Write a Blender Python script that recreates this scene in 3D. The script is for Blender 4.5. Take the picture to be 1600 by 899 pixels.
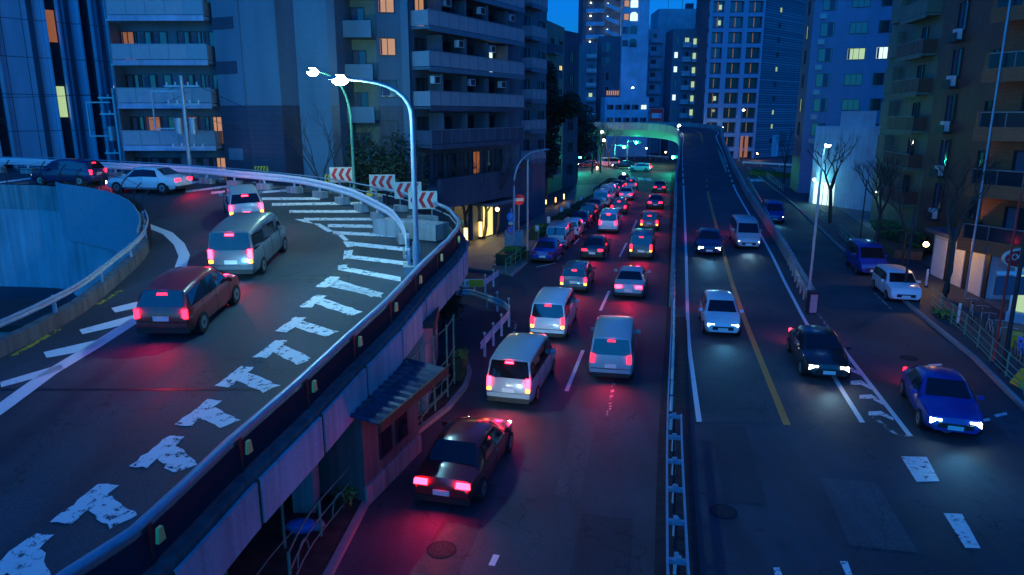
import bpy, bmesh, math, random
from math import sin, cos, radians, atan2, hypot, pi
from mathutils import Vector, Matrix
random.seed(7)
S = bpy.context.scene
for o in list(bpy.data.objects): bpy.data.objects.remove(o)
# ---------------------------------------------------------------- camera
TH = radians(13.5); F = 1125.0; CAMH = 10.0
cam = bpy.data.objects.new('camera', bpy.data.cameras.new('camera'))
S.collection.objects.link(cam); S.camera = cam
cam.location = (0, 0, CAMH); cam.rotation_euler = (pi/2 - TH, 0, 0)
cam.data.sensor_width = 36; cam.data.lens = 36*F/1600; cam.data.clip_end = 4000
# ---------------------------------------------------------------- world: blue hour sky
W = bpy.data.worlds.new('World'); S.world = W; W.use_nodes = True
nt = W.node_tree; nt.nodes.clear()
sky = nt.nodes.new('ShaderNodeTexSky'); sky.sky_type = 'NISHITA'; sky.sun_disc = False
sky.sun_elevation = radians(7); sky.sun_rotation = radians(-150); sky.ozone_density = 6; sky.air_density = 1.4; sky.dust_density = .3
tint = nt.nodes.new('ShaderNodeMix'); tint.data_type = 'RGBA'; tint.blend_type = 'MULTIPLY'; tint.inputs[0].default_value = 1
tint.inputs[7].default_value = (.02, .55, 1.55, 1)
bg = nt.nodes.new('ShaderNodeBackground'); bg.inputs[1].default_value = 0.15
wo = nt.nodes.new('ShaderNodeOutputWorld')
nt.links.new(sky.outputs[0], tint.inputs[6]); nt.links.new(tint.outputs[2], bg.inputs[0]); nt.links.new(bg.outputs[0], wo.inputs[0])
# the last skylight of dusk, from behind the camera, very soft
sd = bpy.data.lights.new('dusk_sun', 'SUN'); sd.energy = 1.0; sd.angle = radians(70); sd.color = (.01, .3, 1)
so = bpy.data.objects.new('dusk_sun', sd); S.collection.objects.link(so)
so.rotation_euler = (radians(66), 0, radians(-14))
S.view_settings.view_transform = 'Standard'; S.view_settings.look = 'None'
S.view_settings.exposure = 0.2; S.view_settings.gamma = 1
S.render.engine = 'CYCLES'
# ---------------------------------------------------------------- layout helpers
def ray(u, v):
    a = (u-800)/F; b = (v-449.5)/F
    return (a, cos(TH)-sin(TH)*b, -sin(TH)-cos(TH)*b)
def G(u, v, zf=0.0):
    f = zf if callable(zf) else (lambda x, y: zf)
    d = ray(u, v); z = f(0, 20); x = y = 0
    for _ in range(120):
        t = (z-CAMH)/d[2]; x, y = d[0]*t, d[1]*t; z = .5*z+.5*f(x, y)
    return Vector((x, y, z))
def XY(u, Y, z=10.0):
    return Vector(((u-800)*(cos(TH)*Y+sin(TH)*(CAMH-z))/F, Y, 0))
def PT(u, v, Y):      # point seen at (u,v) at plan distance Y
    d = ray(u, v); t = Y/d[1]; return Vector((d[0]*t, Y, CAMH+d[2]*t))
def ZR(x, y): return 2.05+.0865*y                       # left ramp deck
KN = [(-50,0),(35,0),(42,.2),(48,.6),(62,1.25),(80,2),(91,2.9),(102,4),(115,5.2),(128,6.3),(142,7.2),(155,7.6),(600,7.6)]
def ZB(x, y):
    for (a, b), (c, d) in zip(KN, KN[1:]):
        if a <= y <= c: return b+(d-b)*(y-a)/(c-a)
    return 0
# ---------------------------------------------------------------- object helpers
COL = S.collection
def tag(o, label=None, cat=None, group=None, kind=None):
    if label: o['label'] = label
    if cat: o['category'] = cat
    if group: o['group'] = group
    if kind: o['kind'] = kind
    return o
def thing(name, label, cat, loc, rz=0, group=None):
    o = bpy.data.objects.new(name, None); COL.objects.link(o); o.empty_display_size = .3
    o.location = loc; o.rotation_euler = (0, 0, rz); return tag(o, label, cat, group)
def mk(name, me, parent=None, loc=None, rz=0):
    o = bpy.data.objects.new(name, me); COL.objects.link(o)
    if parent: o.parent = parent
    if loc is not None: o.location = loc
    o.rotation_euler = (0, 0, rz); return o
def kids(o): return [c for c in bpy.data.objects if c.parent == o]
def copy_tree(o, parent=None):
    c = o.copy(); COL.objects.link(c); c.parent = parent
    for k in KID.get(o.name, kids(o)): copy_tree(k, c)
    return c
KID = {}
class MB:
    def __init__(s): s.v = []; s.f = []; s.m = []; s.mats = []; s.smooth = []
    def mi(s, m):
        if m not in s.mats: s.mats.append(m)
        return s.mats.index(m)
    def add(s, vs, fs, m, sm=False):
        n = len(s.v); s.v += [tuple(p) for p in vs]; k = s.mi(m)
        for f in fs: s.f.append(tuple(n+i for i in f)); s.m.append(k); s.smooth.append(sm)
    def box(s, x0, x1, y0, y1, z0, z1, m):
        vs = [(x0,y0,z0),(x1,y0,z0),(x1,y1,z0),(x0,y1,z0),(x0,y0,z1),(x1,y0,z1),(x1,y1,z1),(x0,y1,z1)]
        s.add(vs, [(0,3,2,1),(4,5,6,7),(0,1,5,4),(1,2,6,5),(2,3,7,6),(3,0,4,7)], m)
    def prism(s, pts, z0, z1, m):
        n = len(pts)
        a = sum(pts[i][0]*pts[(i+1)%n][1]-pts[(i+1)%n][0]*pts[i][1] for i in range(n))
        if a < 0: pts = pts[::-1]
        f0 = z0 if callable(z0) else (lambda x, y: z0); f1 = z1 if callable(z1) else (lambda x, y: z1)
        vs = [(p[0],p[1],f0(p[0],p[1])) for p in pts]+[(p[0],p[1],f1(p[0],p[1])) for p in pts]
        s.add(vs, [tuple(range(n-1,-1,-1)), tuple(range(n,2*n))]+[(i,(i+1)%n,n+(i+1)%n,n+i) for i in range(n)], m)
    def strip(s, A, B, z, m):                       # flat sheet between two polylines
        f = z if callable(z) else (lambda x, y: z)
        n = min(len(A), len(B)); vs = []
        for i in range(n):
            vs += [(A[i][0],A[i][1],f(A[i][0],A[i][1])),(B[i][0],B[i][1],f(B[i][0],B[i][1]))]
        s.add(vs, [(2*i,2*i+1,2*i+3,2*i+2) for i in range(n-1)], m)
    def wall(s, pts, z0, z1, th, m, off=0):         # solid band along a polyline
        f0 = z0 if callable(z0) else (lambda x, y: z0); f1 = z1 if callable(z1) else (lambda x, y: z1)
        L = offset(pts, off-th/2); R = offset(pts, off+th/2); vs = []
        for a, b, p in zip(L, R, pts):
            vs += [(a[0],a[1],f0(p[0],p[1])),(b[0],b[1],f0(p[0],p[1])),(b[0],b[1],f1(p[0],p[1])),(a[0],a[1],f1(p[0],p[1]))]
        fs = []
        for i in range(len(pts)-1):
            a = 4*i; b = a+4
            fs += [(a,a+1,b+1,b),(a+1,a+2,b+2,b+1),(a+2,a+3,b+3,b+2),(a+3,a,b,b+3)]
        e = 4*(len(pts)-1); fs += [(0,3,2,1),(e,e+1,e+2,e+3)]
        s.add(vs, fs, m)
    def tube(s, pts, r, m, n=8, taper=None):
        pts = [Vector(p) for p in pts]; vs = []; N = len(pts)
        for i, p in enumerate(pts):
            d = (pts[min(i+1,N-1)]-pts[max(i-1,0)]).normalized()
            u = d.cross(Vector((0,0,1)))
            if u.length < .05: u = d.cross(Vector((1,0,0)))
            u.normalize(); w = d.cross(u)
            rr = r if taper is None else r+(taper-r)*i/(N-1)
            for k in range(n):
                a = 2*pi*k/n; vs.append(p+u*cos(a)*rr+w*sin(a)*rr)
        fs = [(i*n+k, i*n+(k+1)%n, (i+1)*n+(k+1)%n, (i+1)*n+k) for i in range(N-1) for k in range(n)]
        s.add(vs, fs, m, True)
        s.add(vs[:n], [tuple(range(n-1,-1,-1))], m); s.add(vs[-n:], [tuple(range(n))], m)
    def ball(s, c, r, m, sz=(1,1,1), n=10):
        vs = []; 
        for i in range(n//2+1):
            t = pi*i/(n//2)
            for k in range(n):
                a = 2*pi*k/n; vs.append((c[0]+sin(t)*cos(a)*r*sz[0], c[1]+sin(t)*sin(a)*r*sz[1], c[2]+cos(t)*r*sz[2]))
        s.add(vs, [(i*n+k,(i+1)*n+k,(i+1)*n+(k+1)%n,i*n+(k+1)%n) for i in range(n//2) for k in range(n)], m, True)
    def mesh(s, name):
        me = bpy.data.meshes.new(name); me.from_pydata(s.v, [], s.f)
        for m in s.mats: me.materials.append(M[m] if isinstance(m, str) else m)
        me.polygons.foreach_set('material_index', s.m); me.polygons.foreach_set('use_smooth', s.smooth)
        me.update(); return me
    def build(s, name, parent=None, loc=None, rz=0): return mk(name, s.mesh(name), parent, loc, rz)
def offset(pts, d):        # + is to the right of travel
    out = []; n = len(pts)
    for i in range(n):
        a = pts[max(i-1,0)]; b = pts[min(i+1,n-1)]
        t = Vector((b[0]-a[0], b[1]-a[1])).normalized()
        out.append(Vector((pts[i][0]+t.y*d, pts[i][1]-t.x*d, 0)))
    return out
def dense(pts, step=1.5):  # Catmull-Rom through the points
    P = [Vector((p[0], p[1], 0)) for p in pts]; out = []
    for i in range(len(P)-1):
        p0 = P[max(i-1,0)]; p1 = P[i]; p2 = P[i+1]; p3 = P[min(i+2,len(P)-1)]
        n = max(1, int((p2-p1).length/step))
        for k in range(n):
            t = k/n; out.append(.5*((2*p1)+(p2-p0)*t+(2*p0-5*p1+4*p2-p3)*t*t+(3*p1-p0-3*p2+p3)*t**3))
    out.append(P[-1]); return out
def along(pts, step, start=0):   # (point, heading) every step metres
    out = []; nxt = start; s = 0
    for a, b in zip(pts, pts[1:]):
        a = Vector((a[0], a[1], 0)); b = Vector((b[0], b[1], 0)); L = (b-a).length; h = atan2(b.y-a.y, b.x-a.x)
        while L > 0 and nxt <= s+L:
            out.append((a.lerp(b, (nxt-s)/L), h)); nxt += step
        s += L
    return out
def shape(name, kind, polys, z, m, label=None):  # flat painted polygons; one object
    b = MB(); f = z if callable(z) else (lambda x, y: z)
    for P in polys: b.add([(p[0],p[1],f(p[0],p[1])) for p in P], [tuple(range(len(P)))], m)
    o = b.build(name); o['kind'] = kind
    if label: o['label'] = label
    return o
# ---------------------------------------------------------------- materials
M = {}
def mat(name, col, rough=.7, metal=0, noise=0, scale=3, bump=0, emit=None, es=0, spec=.5, coat=0, alpha=1):
    m = bpy.data.materials.new(name); m.use_nodes = True; n = m.node_tree; b = n.nodes['Principled BSDF']
    b.inputs['Base Color'].default_value = (*col, 1); b.inputs['Roughness'].default_value = rough; b.inputs['Metallic'].default_value = metal
    b.inputs['Specular IOR Level'].default_value = spec; b.inputs['Coat Weight'].default_value = coat
    if noise or bump:
        g = n.nodes.new('ShaderNodeNewGeometry'); tx = n.nodes.new('ShaderNodeTexNoise'); tx.inputs['Scale'].default_value = scale; tx.inputs['Detail'].default_value = 8
        n.links.new(g.outputs['Position'], tx.inputs['Vector'])
        if noise:
            r = n.nodes.new('ShaderNodeMapRange'); r.inputs[1].default_value = .3; r.inputs[2].default_value = .7
            r.inputs[3].default_value = 1-noise; r.inputs[4].default_value = 1+noise
            mx = n.nodes.new('ShaderNodeVectorMath'); mx.operation = 'SCALE'; mx.inputs[0].default_value = col
            n.links.new(tx.outputs[0], r.inputs[0]); n.links.new(r.outputs[0], mx.inputs['Scale']); n.links.new(mx.outputs[0], b.inputs['Base Color'])
        if bump:
            bp = n.nodes.new('ShaderNodeBump'); bp.inputs['Strength'].default_value = bump; bp.inputs['Distance'].default_value = .02
            n.links.new(tx.outputs[0], bp.inputs['Height']); n.links.new(bp.outputs[0], b.inputs['Normal'])
    if emit: b.inputs['Emission Color'].default_value = (*emit, 1); b.inputs['Emission Strength'].default_value = es
    M[name] = m; return m
def asphalt(name, col, patch=.35):
    m = mat(name, col, .6); n = m.node_tree; b = n.nodes['Principled BSDF']
    g = n.nodes.new('ShaderNodeNewGeometry')
    def nz(sc, det=6, stretch=None):
        t = n.nodes.new('ShaderNodeTexNoise'); t.inputs['Scale'].default_value = sc; t.inputs['Detail'].default_value = det
        if stretch:
            mp = n.nodes.new('ShaderNodeMapping'); mp.inputs['Scale'].default_value = stretch; mp.inputs['Rotation'].default_value = (0,0,radians(11.5))
            n.links.new(g.outputs['Position'], mp.inputs[0]); n.links.new(mp.outputs[0], t.inputs['Vector'])
        else: n.links.new(g.outputs['Position'], t.inputs['Vector'])
        return t
    a, c, d = nz(.25), nz(40, 3), nz(1, 5, (1.8, .05, 1))
    def mr(s, lo, hi):
        r = n.nodes.new('ShaderNodeMapRange'); r.inputs[1].default_value = .3; r.inputs[2].default_value = .7; r.inputs[3].default_value = lo; r.inputs[4].default_value = hi
        n.links.new(s.outputs[0], r.inputs[0]); return r
    def mul(x, y):
        q = n.nodes.new('ShaderNodeMath'); q.operation = 'MULTIPLY'; n.links.new(x.outputs[0], q.inputs[0]); n.links.new(y.outputs[0], q.inputs[1]); return q
    k = mul(mul(mr(a, 1-patch, 1+patch), mr(c, .45, 1.7)), mr(d, .7, 1.3))
    w1 = nz(.5, 6); va = n.nodes.new('ShaderNodeVectorMath'); va.operation = 'ADD'; vs_ = n.nodes.new('ShaderNodeVectorMath'); vs_.operation = 'SCALE'; vs_.inputs['Scale'].default_value = 5
    n.links.new(w1.outputs[1], vs_.inputs[0]); n.links.new(vs_.outputs[0], va.inputs[0]); n.links.new(g.outputs['Position'], va.inputs[1])
    vo = n.nodes.new('ShaderNodeTexVoronoi'); vo.feature = 'DISTANCE_TO_EDGE'; vo.inputs['Scale'].default_value = .16; n.links.new(va.outputs[0], vo.inputs['Vector'])
    cr = n.nodes.new('ShaderNodeMapRange'); cr.inputs[1].default_value = .0; cr.inputs[2].default_value = .006; cr.inputs[3].default_value = .4; cr.inputs[4].default_value = 1; n.links.new(vo.outputs['Distance'], cr.inputs[0])
    st = nz(.9, 4); so_ = n.nodes.new('ShaderNodeMapRange'); so_.inputs[1].default_value = .64; so_.inputs[2].default_value = .72; so_.inputs[3].default_value = 1; so_.inputs[4].default_value = .6; n.links.new(st.outputs[0], so_.inputs[0])
    k = mul(mul(k, cr), so_)
    v = n.nodes.new('ShaderNodeVectorMath'); v.operation = 'SCALE'; v.inputs[0].default_value = col
    n.links.new(k.outputs[0], v.inputs['Scale']); n.links.new(v.outputs[0], b.inputs['Base Color'])
    r = mr(d, .62, .85); n.links.new(r.outputs[0], b.inputs['Roughness'])
    bp = n.nodes.new('ShaderNodeBump'); bp.inputs['Strength'].default_value = .5; bp.inputs['Distance'].default_value = .01
    n.links.new(c.outputs[0], bp.inputs['Height']); n.links.new(bp.outputs[0], b.inputs['Normal'])
    return m
def paint(name, col, wear=.5, sc=6):     # worn road paint; bare spots let the asphalt through
    m = mat(name, col, .6); n = m.node_tree; b = n.nodes['Principled BSDF']
    g = n.nodes.new('ShaderNodeNewGeometry'); t = n.nodes.new('ShaderNodeTexNoise'); t.inputs['Scale'].default_value = sc; t.inputs['Detail'].default_value = 10; t.inputs['Roughness'].default_value = .75
    n.links.new(g.outputs['Position'], t.inputs['Vector'])
    r = n.nodes.new('ShaderNodeMapRange'); r.inputs[1].default_value = .3+wear*.2; r.inputs[2].default_value = .36+wear*.2
    n.links.new(t.outputs[0], r.inputs[0]); n.links.new(r.outputs[0], b.inputs['Alpha']); return m
def tiles(name, col, col2, mortar, bw, bh, ms=.02, rough=.6, off=.5, stain=.2):
    m = mat(name, col, rough); n = m.node_tree; b = n.nodes['Principled BSDF']
    tc = n.nodes.new('ShaderNodeTexCoord'); sp = n.nodes.new('ShaderNodeSeparateXYZ'); ad = n.nodes.new('ShaderNodeMath'); ad.operation = 'ADD'
    cb = n.nodes.new('ShaderNodeCombineXYZ'); bt = n.nodes.new('ShaderNodeTexBrick')
    n.links.new(tc.outputs['Object'], sp.inputs[0]); n.links.new(sp.outputs[0], ad.inputs[0]); n.links.new(sp.outputs[1], ad.inputs[1])
    n.links.new(ad.outputs[0], cb.inputs[0]); n.links.new(sp.outputs[2], cb.inputs[1]); n.links.new(cb.outputs[0], bt.inputs['Vector'])
    bt.inputs['Scale'].default_value = 1; bt.inputs['Brick Width'].default_value = bw; bt.inputs['Row Height'].default_value = bh; bt.offset = off
    bt.inputs['Mortar Size'].default_value = ms; bt.inputs['Color1'].default_value = (*col,1); bt.inputs['Color2'].default_value = (*col2,1); bt.inputs['Mortar'].default_value = (*mortar,1)
    g = n.nodes.new('ShaderNodeNewGeometry'); t = n.nodes.new('ShaderNodeTexNoise'); t.inputs['Scale'].default_value = .35; t.inputs['Detail'].default_value = 9
    mp = n.nodes.new('ShaderNodeMapping'); mp.inputs['Scale'].default_value = (3,3,.5); n.links.new(g.outputs['Position'], mp.inputs[0]); n.links.new(mp.outputs[0], t.inputs['Vector'])
    r = n.nodes.new('ShaderNodeMapRange'); r.inputs[1].default_value = .3; r.inputs[2].default_value = .7; r.inputs[3].default_value = 1-stain; r.inputs[4].default_value = 1+stain
    v = n.nodes.new('ShaderNodeVectorMath'); v.operation = 'SCALE'
    n.links.new(t.outputs[0], r.inputs[0]); n.links.new(bt.outputs[0], v.inputs[0]); n.links.new(r.outputs[0], v.inputs['Scale']); n.links.new(v.outputs[0], b.inputs['Base Color'])
    return m
def concrete(name, col, streak=.35):
    m = mat(name, col, .85); n = m.node_tree; b = n.nodes['Principled BSDF']
    g = n.nodes.new('ShaderNodeNewGeometry'); k = None
    for sc, mpv, a in ((1.6, (2.5,2.5,.12), streak), (.4, (1,1,1), .2), (14, (1,1,1), .1)):
        mp = n.nodes.new('ShaderNodeMapping'); mp.inputs['Scale'].default_value = mpv; t = n.nodes.new('ShaderNodeTexNoise'); t.inputs['Scale'].default_value = sc; t.inputs['Detail'].default_value = 8
        n.links.new(g.outputs['Position'], mp.inputs[0]); n.links.new(mp.outputs[0], t.inputs['Vector'])
        r = n.nodes.new('ShaderNodeMapRange'); r.inputs[1].default_value = .3; r.inputs[2].default_value = .7; r.inputs[3].default_value = 1-a; r.inputs[4].default_value = 1+a
        n.links.new(t.outputs[0], r.inputs[0])
        if k is None: k = r
        else:
            q = n.nodes.new('ShaderNodeMath'); q.operation = 'MULTIPLY'; n.links.new(k.outputs[0], q.inputs[0]); n.links.new(r.outputs[0], q.inputs[1]); k = q
    v = n.nodes.new('ShaderNodeVectorMath'); v.operation = 'SCALE'; v.inputs[0].default_value = col
    n.links.new(k.outputs[0], v.inputs['Scale']); n.links.new(v.outputs[0], b.inputs['Base Color']); return m
asphalt('asphalt', (.042,.054,.066)); asphalt('asphalt_dark', (.034,.046,.06)); asphalt('asphalt_warm', (.044,.053,.062))
paint('white_paint', (.78,.78,.78), .2, 9); paint('worn_paint', (.78,.78,.78), .5, 4.5); paint('faded_paint', (.55,.55,.55), .95, 4)
paint('orange_paint', (.7,.25,.05), .2); paint('yellow_paint', (.6,.45,.05), .8)
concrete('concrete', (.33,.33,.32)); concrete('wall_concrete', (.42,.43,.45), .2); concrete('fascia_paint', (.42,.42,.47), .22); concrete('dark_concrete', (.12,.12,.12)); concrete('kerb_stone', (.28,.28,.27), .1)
tiles('paving', (.16,.16,.16), (.19,.18,.17), (.08,.08,.08), .4, .2, .015)
mat('galv', (.45,.47,.5), .45, .6, .15, 8); mat('galv_dark', (.035,.04,.05), .5, .5, .2, 8); mat('white_metal', (.75,.76,.78), .4, 0, .08, 5)
mat('green_paint', (.1,.32,.22), .5, 0, .2, 10); mat('blue_metal', (.35,.42,.5), .4, .3, .12, 6); mat('matte_dark', (.02,.028,.045), .85, spec=.15); mat('black', (.015,.015,.016), .5); mat('dark_metal', (.04,.04,.045), .5, .4)
mat('rust', (.16,.06,.03), .8, 0, .4, 10); mat('red_paint', (.5,.03,.03), .5); mat('orange_steel', (.6,.22,.06), .5)
mat('sign_white', (.78,.66,.52), .45); mat('sign_red', (.85,.02,.025), .4); mat('sign_blue', (.03,.2,.7), .4); mat('sign_yellow', (.7,.5,.03), .5); mat('cone_red', (.7,.12,.04), .5)
mat('reflector', (.65,.7,.2), .3); mat('reflector_white', (.8,.82,.75), .3)
mat('glass', (.02,.03,.04), .08, 0, spec=.9); mat('glass_car', (.01,.012,.015), .05, 0, spec=.9, coat=.5); mat('frame', (.25,.27,.3), .4, .5); mat('frame_dark', (.03,.03,.035), .5)
mat('curtain', (.09,.11,.17), .9); mat('rail_glass', (.22,.3,.36), .25); mat('rail_panel', (.35,.38,.42), .5, 0, .08, 4)
mat('lit_warm', (.3,.2,.1), .6, emit=(1,.45,.2), es=.42); mat('lit_dim', (.3,.2,.1), .6, emit=(1,.3,.07), es=.22); mat('lit_white', (.5,.5,.5), .6, emit=(.75,1,.85), es=1.0); mat('lit_green', (.4,.5,.3), .6, emit=(.75,1,.4), es=.5); mat('lit_yellow', (.4,.4,.2), .6, emit=(1,.85,.3), es=.9)
mat('lamp_white', (1,1,1), .5, emit=(.95,1,.62), es=45); mat('lamp_green', (0,.5,.4), .5, emit=(.05,1,.62), es=70); mat('lamp_warm', (1,.8,.5), .5, emit=(1,.62,.25), es=14); mat('lamp_small', (1,1,1), .5, emit=(.9,1,.8), es=10)
mat('lantern', (.8,.6,.3), .5, emit=(1,.68,.2), es=3.2)
mat('bark', (.07,.055,.045), .9, 0, .3, 12, .6); mat('leaf', (.035,.075,.025), .6, 0, .3, 1.5); mat('leaf_dark', (.02,.04,.018), .6, 0, .4, 1.2); mat('leaf_bright', (.12,.22,.04), .6, 0, .3, 2); mat('soil', (.05,.04,.03), .95, 0, .4, 3, .5)
# ================================================================ GROUND, ROADS
b = MB(); b.add([(-900,-60,0),(900,-60,0),(900,2500,0),(-900,2500,0)], [(0,1,2,3)], 'asphalt_dark')
tag(b.build('ground'), kind='structure')
def gpts(L, zf=0.0): return [G(u, v, zf) for u, v in L]
KL = gpts([(480,960),(515,899),(600,735),(655,675),(700,640),(727,606),(734,585),(728,566)])
KL[0:0] = [KL[0]-Vector((1.5,7,0))]
CL = dense([(-2.2,2),(-.1,14)]+[tuple(p[:2]) for p in gpts([(735,740),(805,600),(868,510),(912,430),(955,360),(980,310),(990,285)])], 2)
ROADL = gpts([(515,899),(600,735),(700,640),(745,590),(850,470),(870,420),(965,290)])
MED = [Vector((3.0,12,0)),Vector((3.41,14.03,0)),Vector((4.94,21.28,0)),Vector((7.6,33,0)),Vector((10.9,48,0)),Vector((17.4,78,0)),Vector((25.3,114,0)),Vector((29,131,0))]
MED[0:0] = [Vector((1,3,0))]
b = MB(); LL = dense([(-5.6,2),(-4.07,14.13),(-3.7,19),(-2.2,23.4),(.6,34),(1.77,38.5),(3.5,48),(8,68),(15.2,104),(19,116)], 3)
RR = [Vector((1+(x*0),3,0)) for x in ()]
def at_y(P, y):
    for a, c in zip(P, P[1:]):
        if a[1] <= y <= c[1]: return Vector((a[0]+(c[0]-a[0])*(y-a[1])/(c[1]-a[1]), y, 0))
    return Vector((P[-1][0], y, 0))
b.strip(LL, [at_y(MED, p.y) for p in LL], .004, 'asphalt'); tag(b.build('road'), kind='structure')
# right surface street sheet
KR = [Vector((14.5,11,0))]+gpts([(1600,640),(1520,560),(1440,495),(1310,385),(1240,320),(1190,280)])
KR.append(Vector((46,142,0)))
b = MB(); KRd = dense(KR, 3)
b.strip([at_y([Vector((10,5,0)),Vector((13.5,30,0)),Vector((14.9,35,0)),Vector((18.6,49,0)),Vector((25.4,79,0)),Vector((30.8,101,0)),Vector((36.6,126,0)),Vector((38,150,0))], p.y) for p in KRd], KRd, .004, 'asphalt_warm')
tag(b.build('side_road'), kind='structure')
# cross street at the far junction
b = MB(); b.box(-60,110,118,142,.002,.006,'asphalt'); tag(b.build('cross_road'), kind='structure')

# kerbs and pavements
b = MB(); b.wall(KL, 0, .14, .18, 'kerb_stone'); tag(b.build('kerb'), kind='structure')
b = MB(); b.prism([tuple(p[:2]) for p in KL]+[(-5.5,30.5),(-9.5,20),(-9.5,1)], 0, .12, 'soil'); tag(b.build('verge'), kind='structure')
SW = gpts([(800,432),(822,413),(878,365),(930,318),(962,288)])
b = MB(); b.wall(SW, 0, .14, .16, 'kerb_stone'); tag(b.build('kerb'), kind='structure')
SWL = [(-9,50),(-9,52),(-2.5,58),(1,66),(6,84),(9,104)]
b = MB(); b.prism([tuple(p[:2]) for p in SW]+[tuple(p) for p in SWL[::-1]]+[tuple(G(760,425)[:2])], 0, .12, 'paving'); tag(b.build('pavement'), kind='structure')
b = MB(); b.wall(KR, 0, .14, .18, 'kerb_stone'); tag(b.build('kerb'), kind='structure')
KRo = offset(KR, 4.2)
b = MB(); b.strip(offset(KR,.1), KRo, .12, 'asphalt'); tag(b.build('pavement'), kind='structure')
b = MB(); b.strip(KRo, offset(KR, 9), .1, 'paving'); tag(b.build('forecourt'), kind='structure')

# ---------------------------------------------------------------- road markings
def line(name, pts, w, z=.018, m='white_paint', **k):
    P = [tuple(p[:2]) for p in pts]; b = MB(); b.strip(offset(P, -w/2), offset(P, w/2), z, m); return tag(b.build(name), kind='structure', **k)
def quad(img, zf=0.0, dz=.018):
    return [G(u, v, zf)+Vector((0,0,dz)) for u, v in img]
def painted(name, quads, m='white_paint'):
    b = MB()
    for q in quads: b.add(q, [tuple(range(len(q)))], m)
    return tag(b.build(name), kind='structure')
for P in (((952,455),(938,486)),((911,548),(885,612)),((776,868),(768,885)),((979,380),(968,402)),((995,345),(988,360))):
    line('lane_dash', gpts(P), .15, m='white_paint')
for P in (((985,540),(974,580)),((959,600),(950,650))): line('lane_dash', gpts(P), .12, m='faded_paint')
line('edge_line', gpts([(838,418),(866,412),(887,386)]), .13)
for P in (((880,395),(887,386)),((897,382),(909,368)),((915,360),(941,325)),((945,320),(975,285))): line('parking_line', gpts(P), .13)
line('edge_line', dense(gpts([(975,285),(985,272),(978,258),(955,250)]),2), .13, m='faded_paint')
def zline(name, pts, w, zf, dz, m):
    P = dense([tuple(p[:2]) for p in pts], 2); b = MB(); b.strip(offset(P,-w/2), offset(P,w/2), lambda x,y: zf(x,y)+dz, m); return tag(b.build(name), kind='structure')
DZ = .012
# right street marks
line('edge_line', gpts([(1310,537),(1422,682)]), .17); line('edge_line', gpts([(1277,490),(1302,522)]), .12, m='faded_paint')
line('edge_line', gpts([(1365,652),(1400,680),(1422,682)]), .15, m='faded_paint')
hat = []
for (x0,y0,x1,y1) in ((1282,537,1312,546),(1296,556,1330,568),(1313,575,1346,588),(1329,596,1362,610),(1343,618,1380,634),(1357,644,1396,658)):
    hat.append(quad([(x0,y0),((x0+x1)/2,y0-1),(x1,y1-4),(x1,y1),((x0+x1)/2,y0+6),(x0,y0+6)]))
painted('hatching', hat, 'worn_paint')
painted('arrow_mark', [quad([(1407,714),(1448,715),(1468,753),(1432,754)]), quad([(1474,803),(1503,804),(1532,858),(1508,857)]),
    quad([(1208,888),(1218,888),(1224,905),(1212,905)]),quad([(1312,878),(1324,878),(1332,900),(1322,900)])], 'worn_paint')
painted('stop_line', [quad([(1470,674),(1520,661),(1524,668),(1478,678)]),quad([(1527,657),(1545,654),(1548,658),(1530,661)]),quad([(1553,649),(1572,645),(1574,649),(1556,653)]),
    quad([(1450,570),(1472,569),(1472,572),(1452,573)])], 'worn_paint')
line('parking_line', gpts([(1366,458),(1393,484),(1438,486)]), .12, m='faded_paint'); line('parking_line', gpts([(1342,434),(1366,438)]), .12, m='faded_paint')
painted('crosswalk', [quad([(x,y),(x+9,y),(x+13,y+4),(x+4,y+4)]) for x,y in ((1168,280),(1178,280),(1188,280),(982,277),(995,278),(1007,279))])
# island round the junction: white line on the road
line('edge_line', dense(gpts([(770,560),(800,525),(806,505),(797,500)]),.6), .12, m='faded_paint')
painted('junction_mark', [quad([(678,452),(700,451),(708,454),(700,458),(680,458)])], 'yellow_paint')
fr = [(695,441),(706,433),(727,433),(722,441)]; fi = [(702,439.5),(709,434.8),(721,434.8),(718,439.5)]
painted('crosswalk_box', [quad([fr[i],fr[(i+1)%4],fi[(i+1)%4],fi[i]]) for i in range(4)], 'orange_paint')

# ================================================================ LEFT RAMP (curved viaduct)
RO = lambda x, y: ZR(x,y)+.9
Oi = [G(u,v,RO) for u,v in [(100,899),(208,830),(358,690),(462,600),(541,527),(603,472),(661,411),(700,375),(715,357),(717,345),(702,327),(681,318),(620,300),(517,280),(400,267),(300,259),(200,253),(100,248),(0,246)]]
Oi = [Vector((-9.6,-9,0)),Vector((-7.2,4.2,0))]+[Vector((p.x,p.y,0)) for p in Oi]+[Vector((-60,49.5,0)),Vector((-110,48,0))]
OUT = dense(Oi, 1.2)
Ii = [Vector((-17,-9,0)),Vector((-14.6,8,0))]+[Vector((p.x,p.y,0)) for p in [G(u,v,ZR) for u,v in [(-60,590),(0,560),(60,530),(130,490),(190,440),(226,405),(237,380),(232,360),(215,340),(180,325),(110,312),(0,298)]]]+[Vector((-60,42,0)),Vector((-110,41,0))]
INN = dense(Ii, 1.2)
ramp = thing('curved_ramp', 'elevated ramp road curving left with pale side panels tinged purple by tail lights', 'ramp', (-3.5, 25.5, 0))
def pb(mb, name, root, **k):   # build world-coordinate mesh as a child
    o = mb.build(name, root); o.location = -root.location; return tag(o, **k) if k else o
b = MB(); poly = [tuple(p[:2]) for p in OUT]+[tuple(p[:2]) for p in INN[::-1]]
bm = bmesh.new(); top = [bm.verts.new((x,y,ZR(x,y))) for x,y in poly]; f = bm.faces.new(top)
if f.normal.z < 0: f.normal_flip()
ret = bmesh.ops.triangulate(bm, faces=[f]); bm.normal_update()
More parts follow.
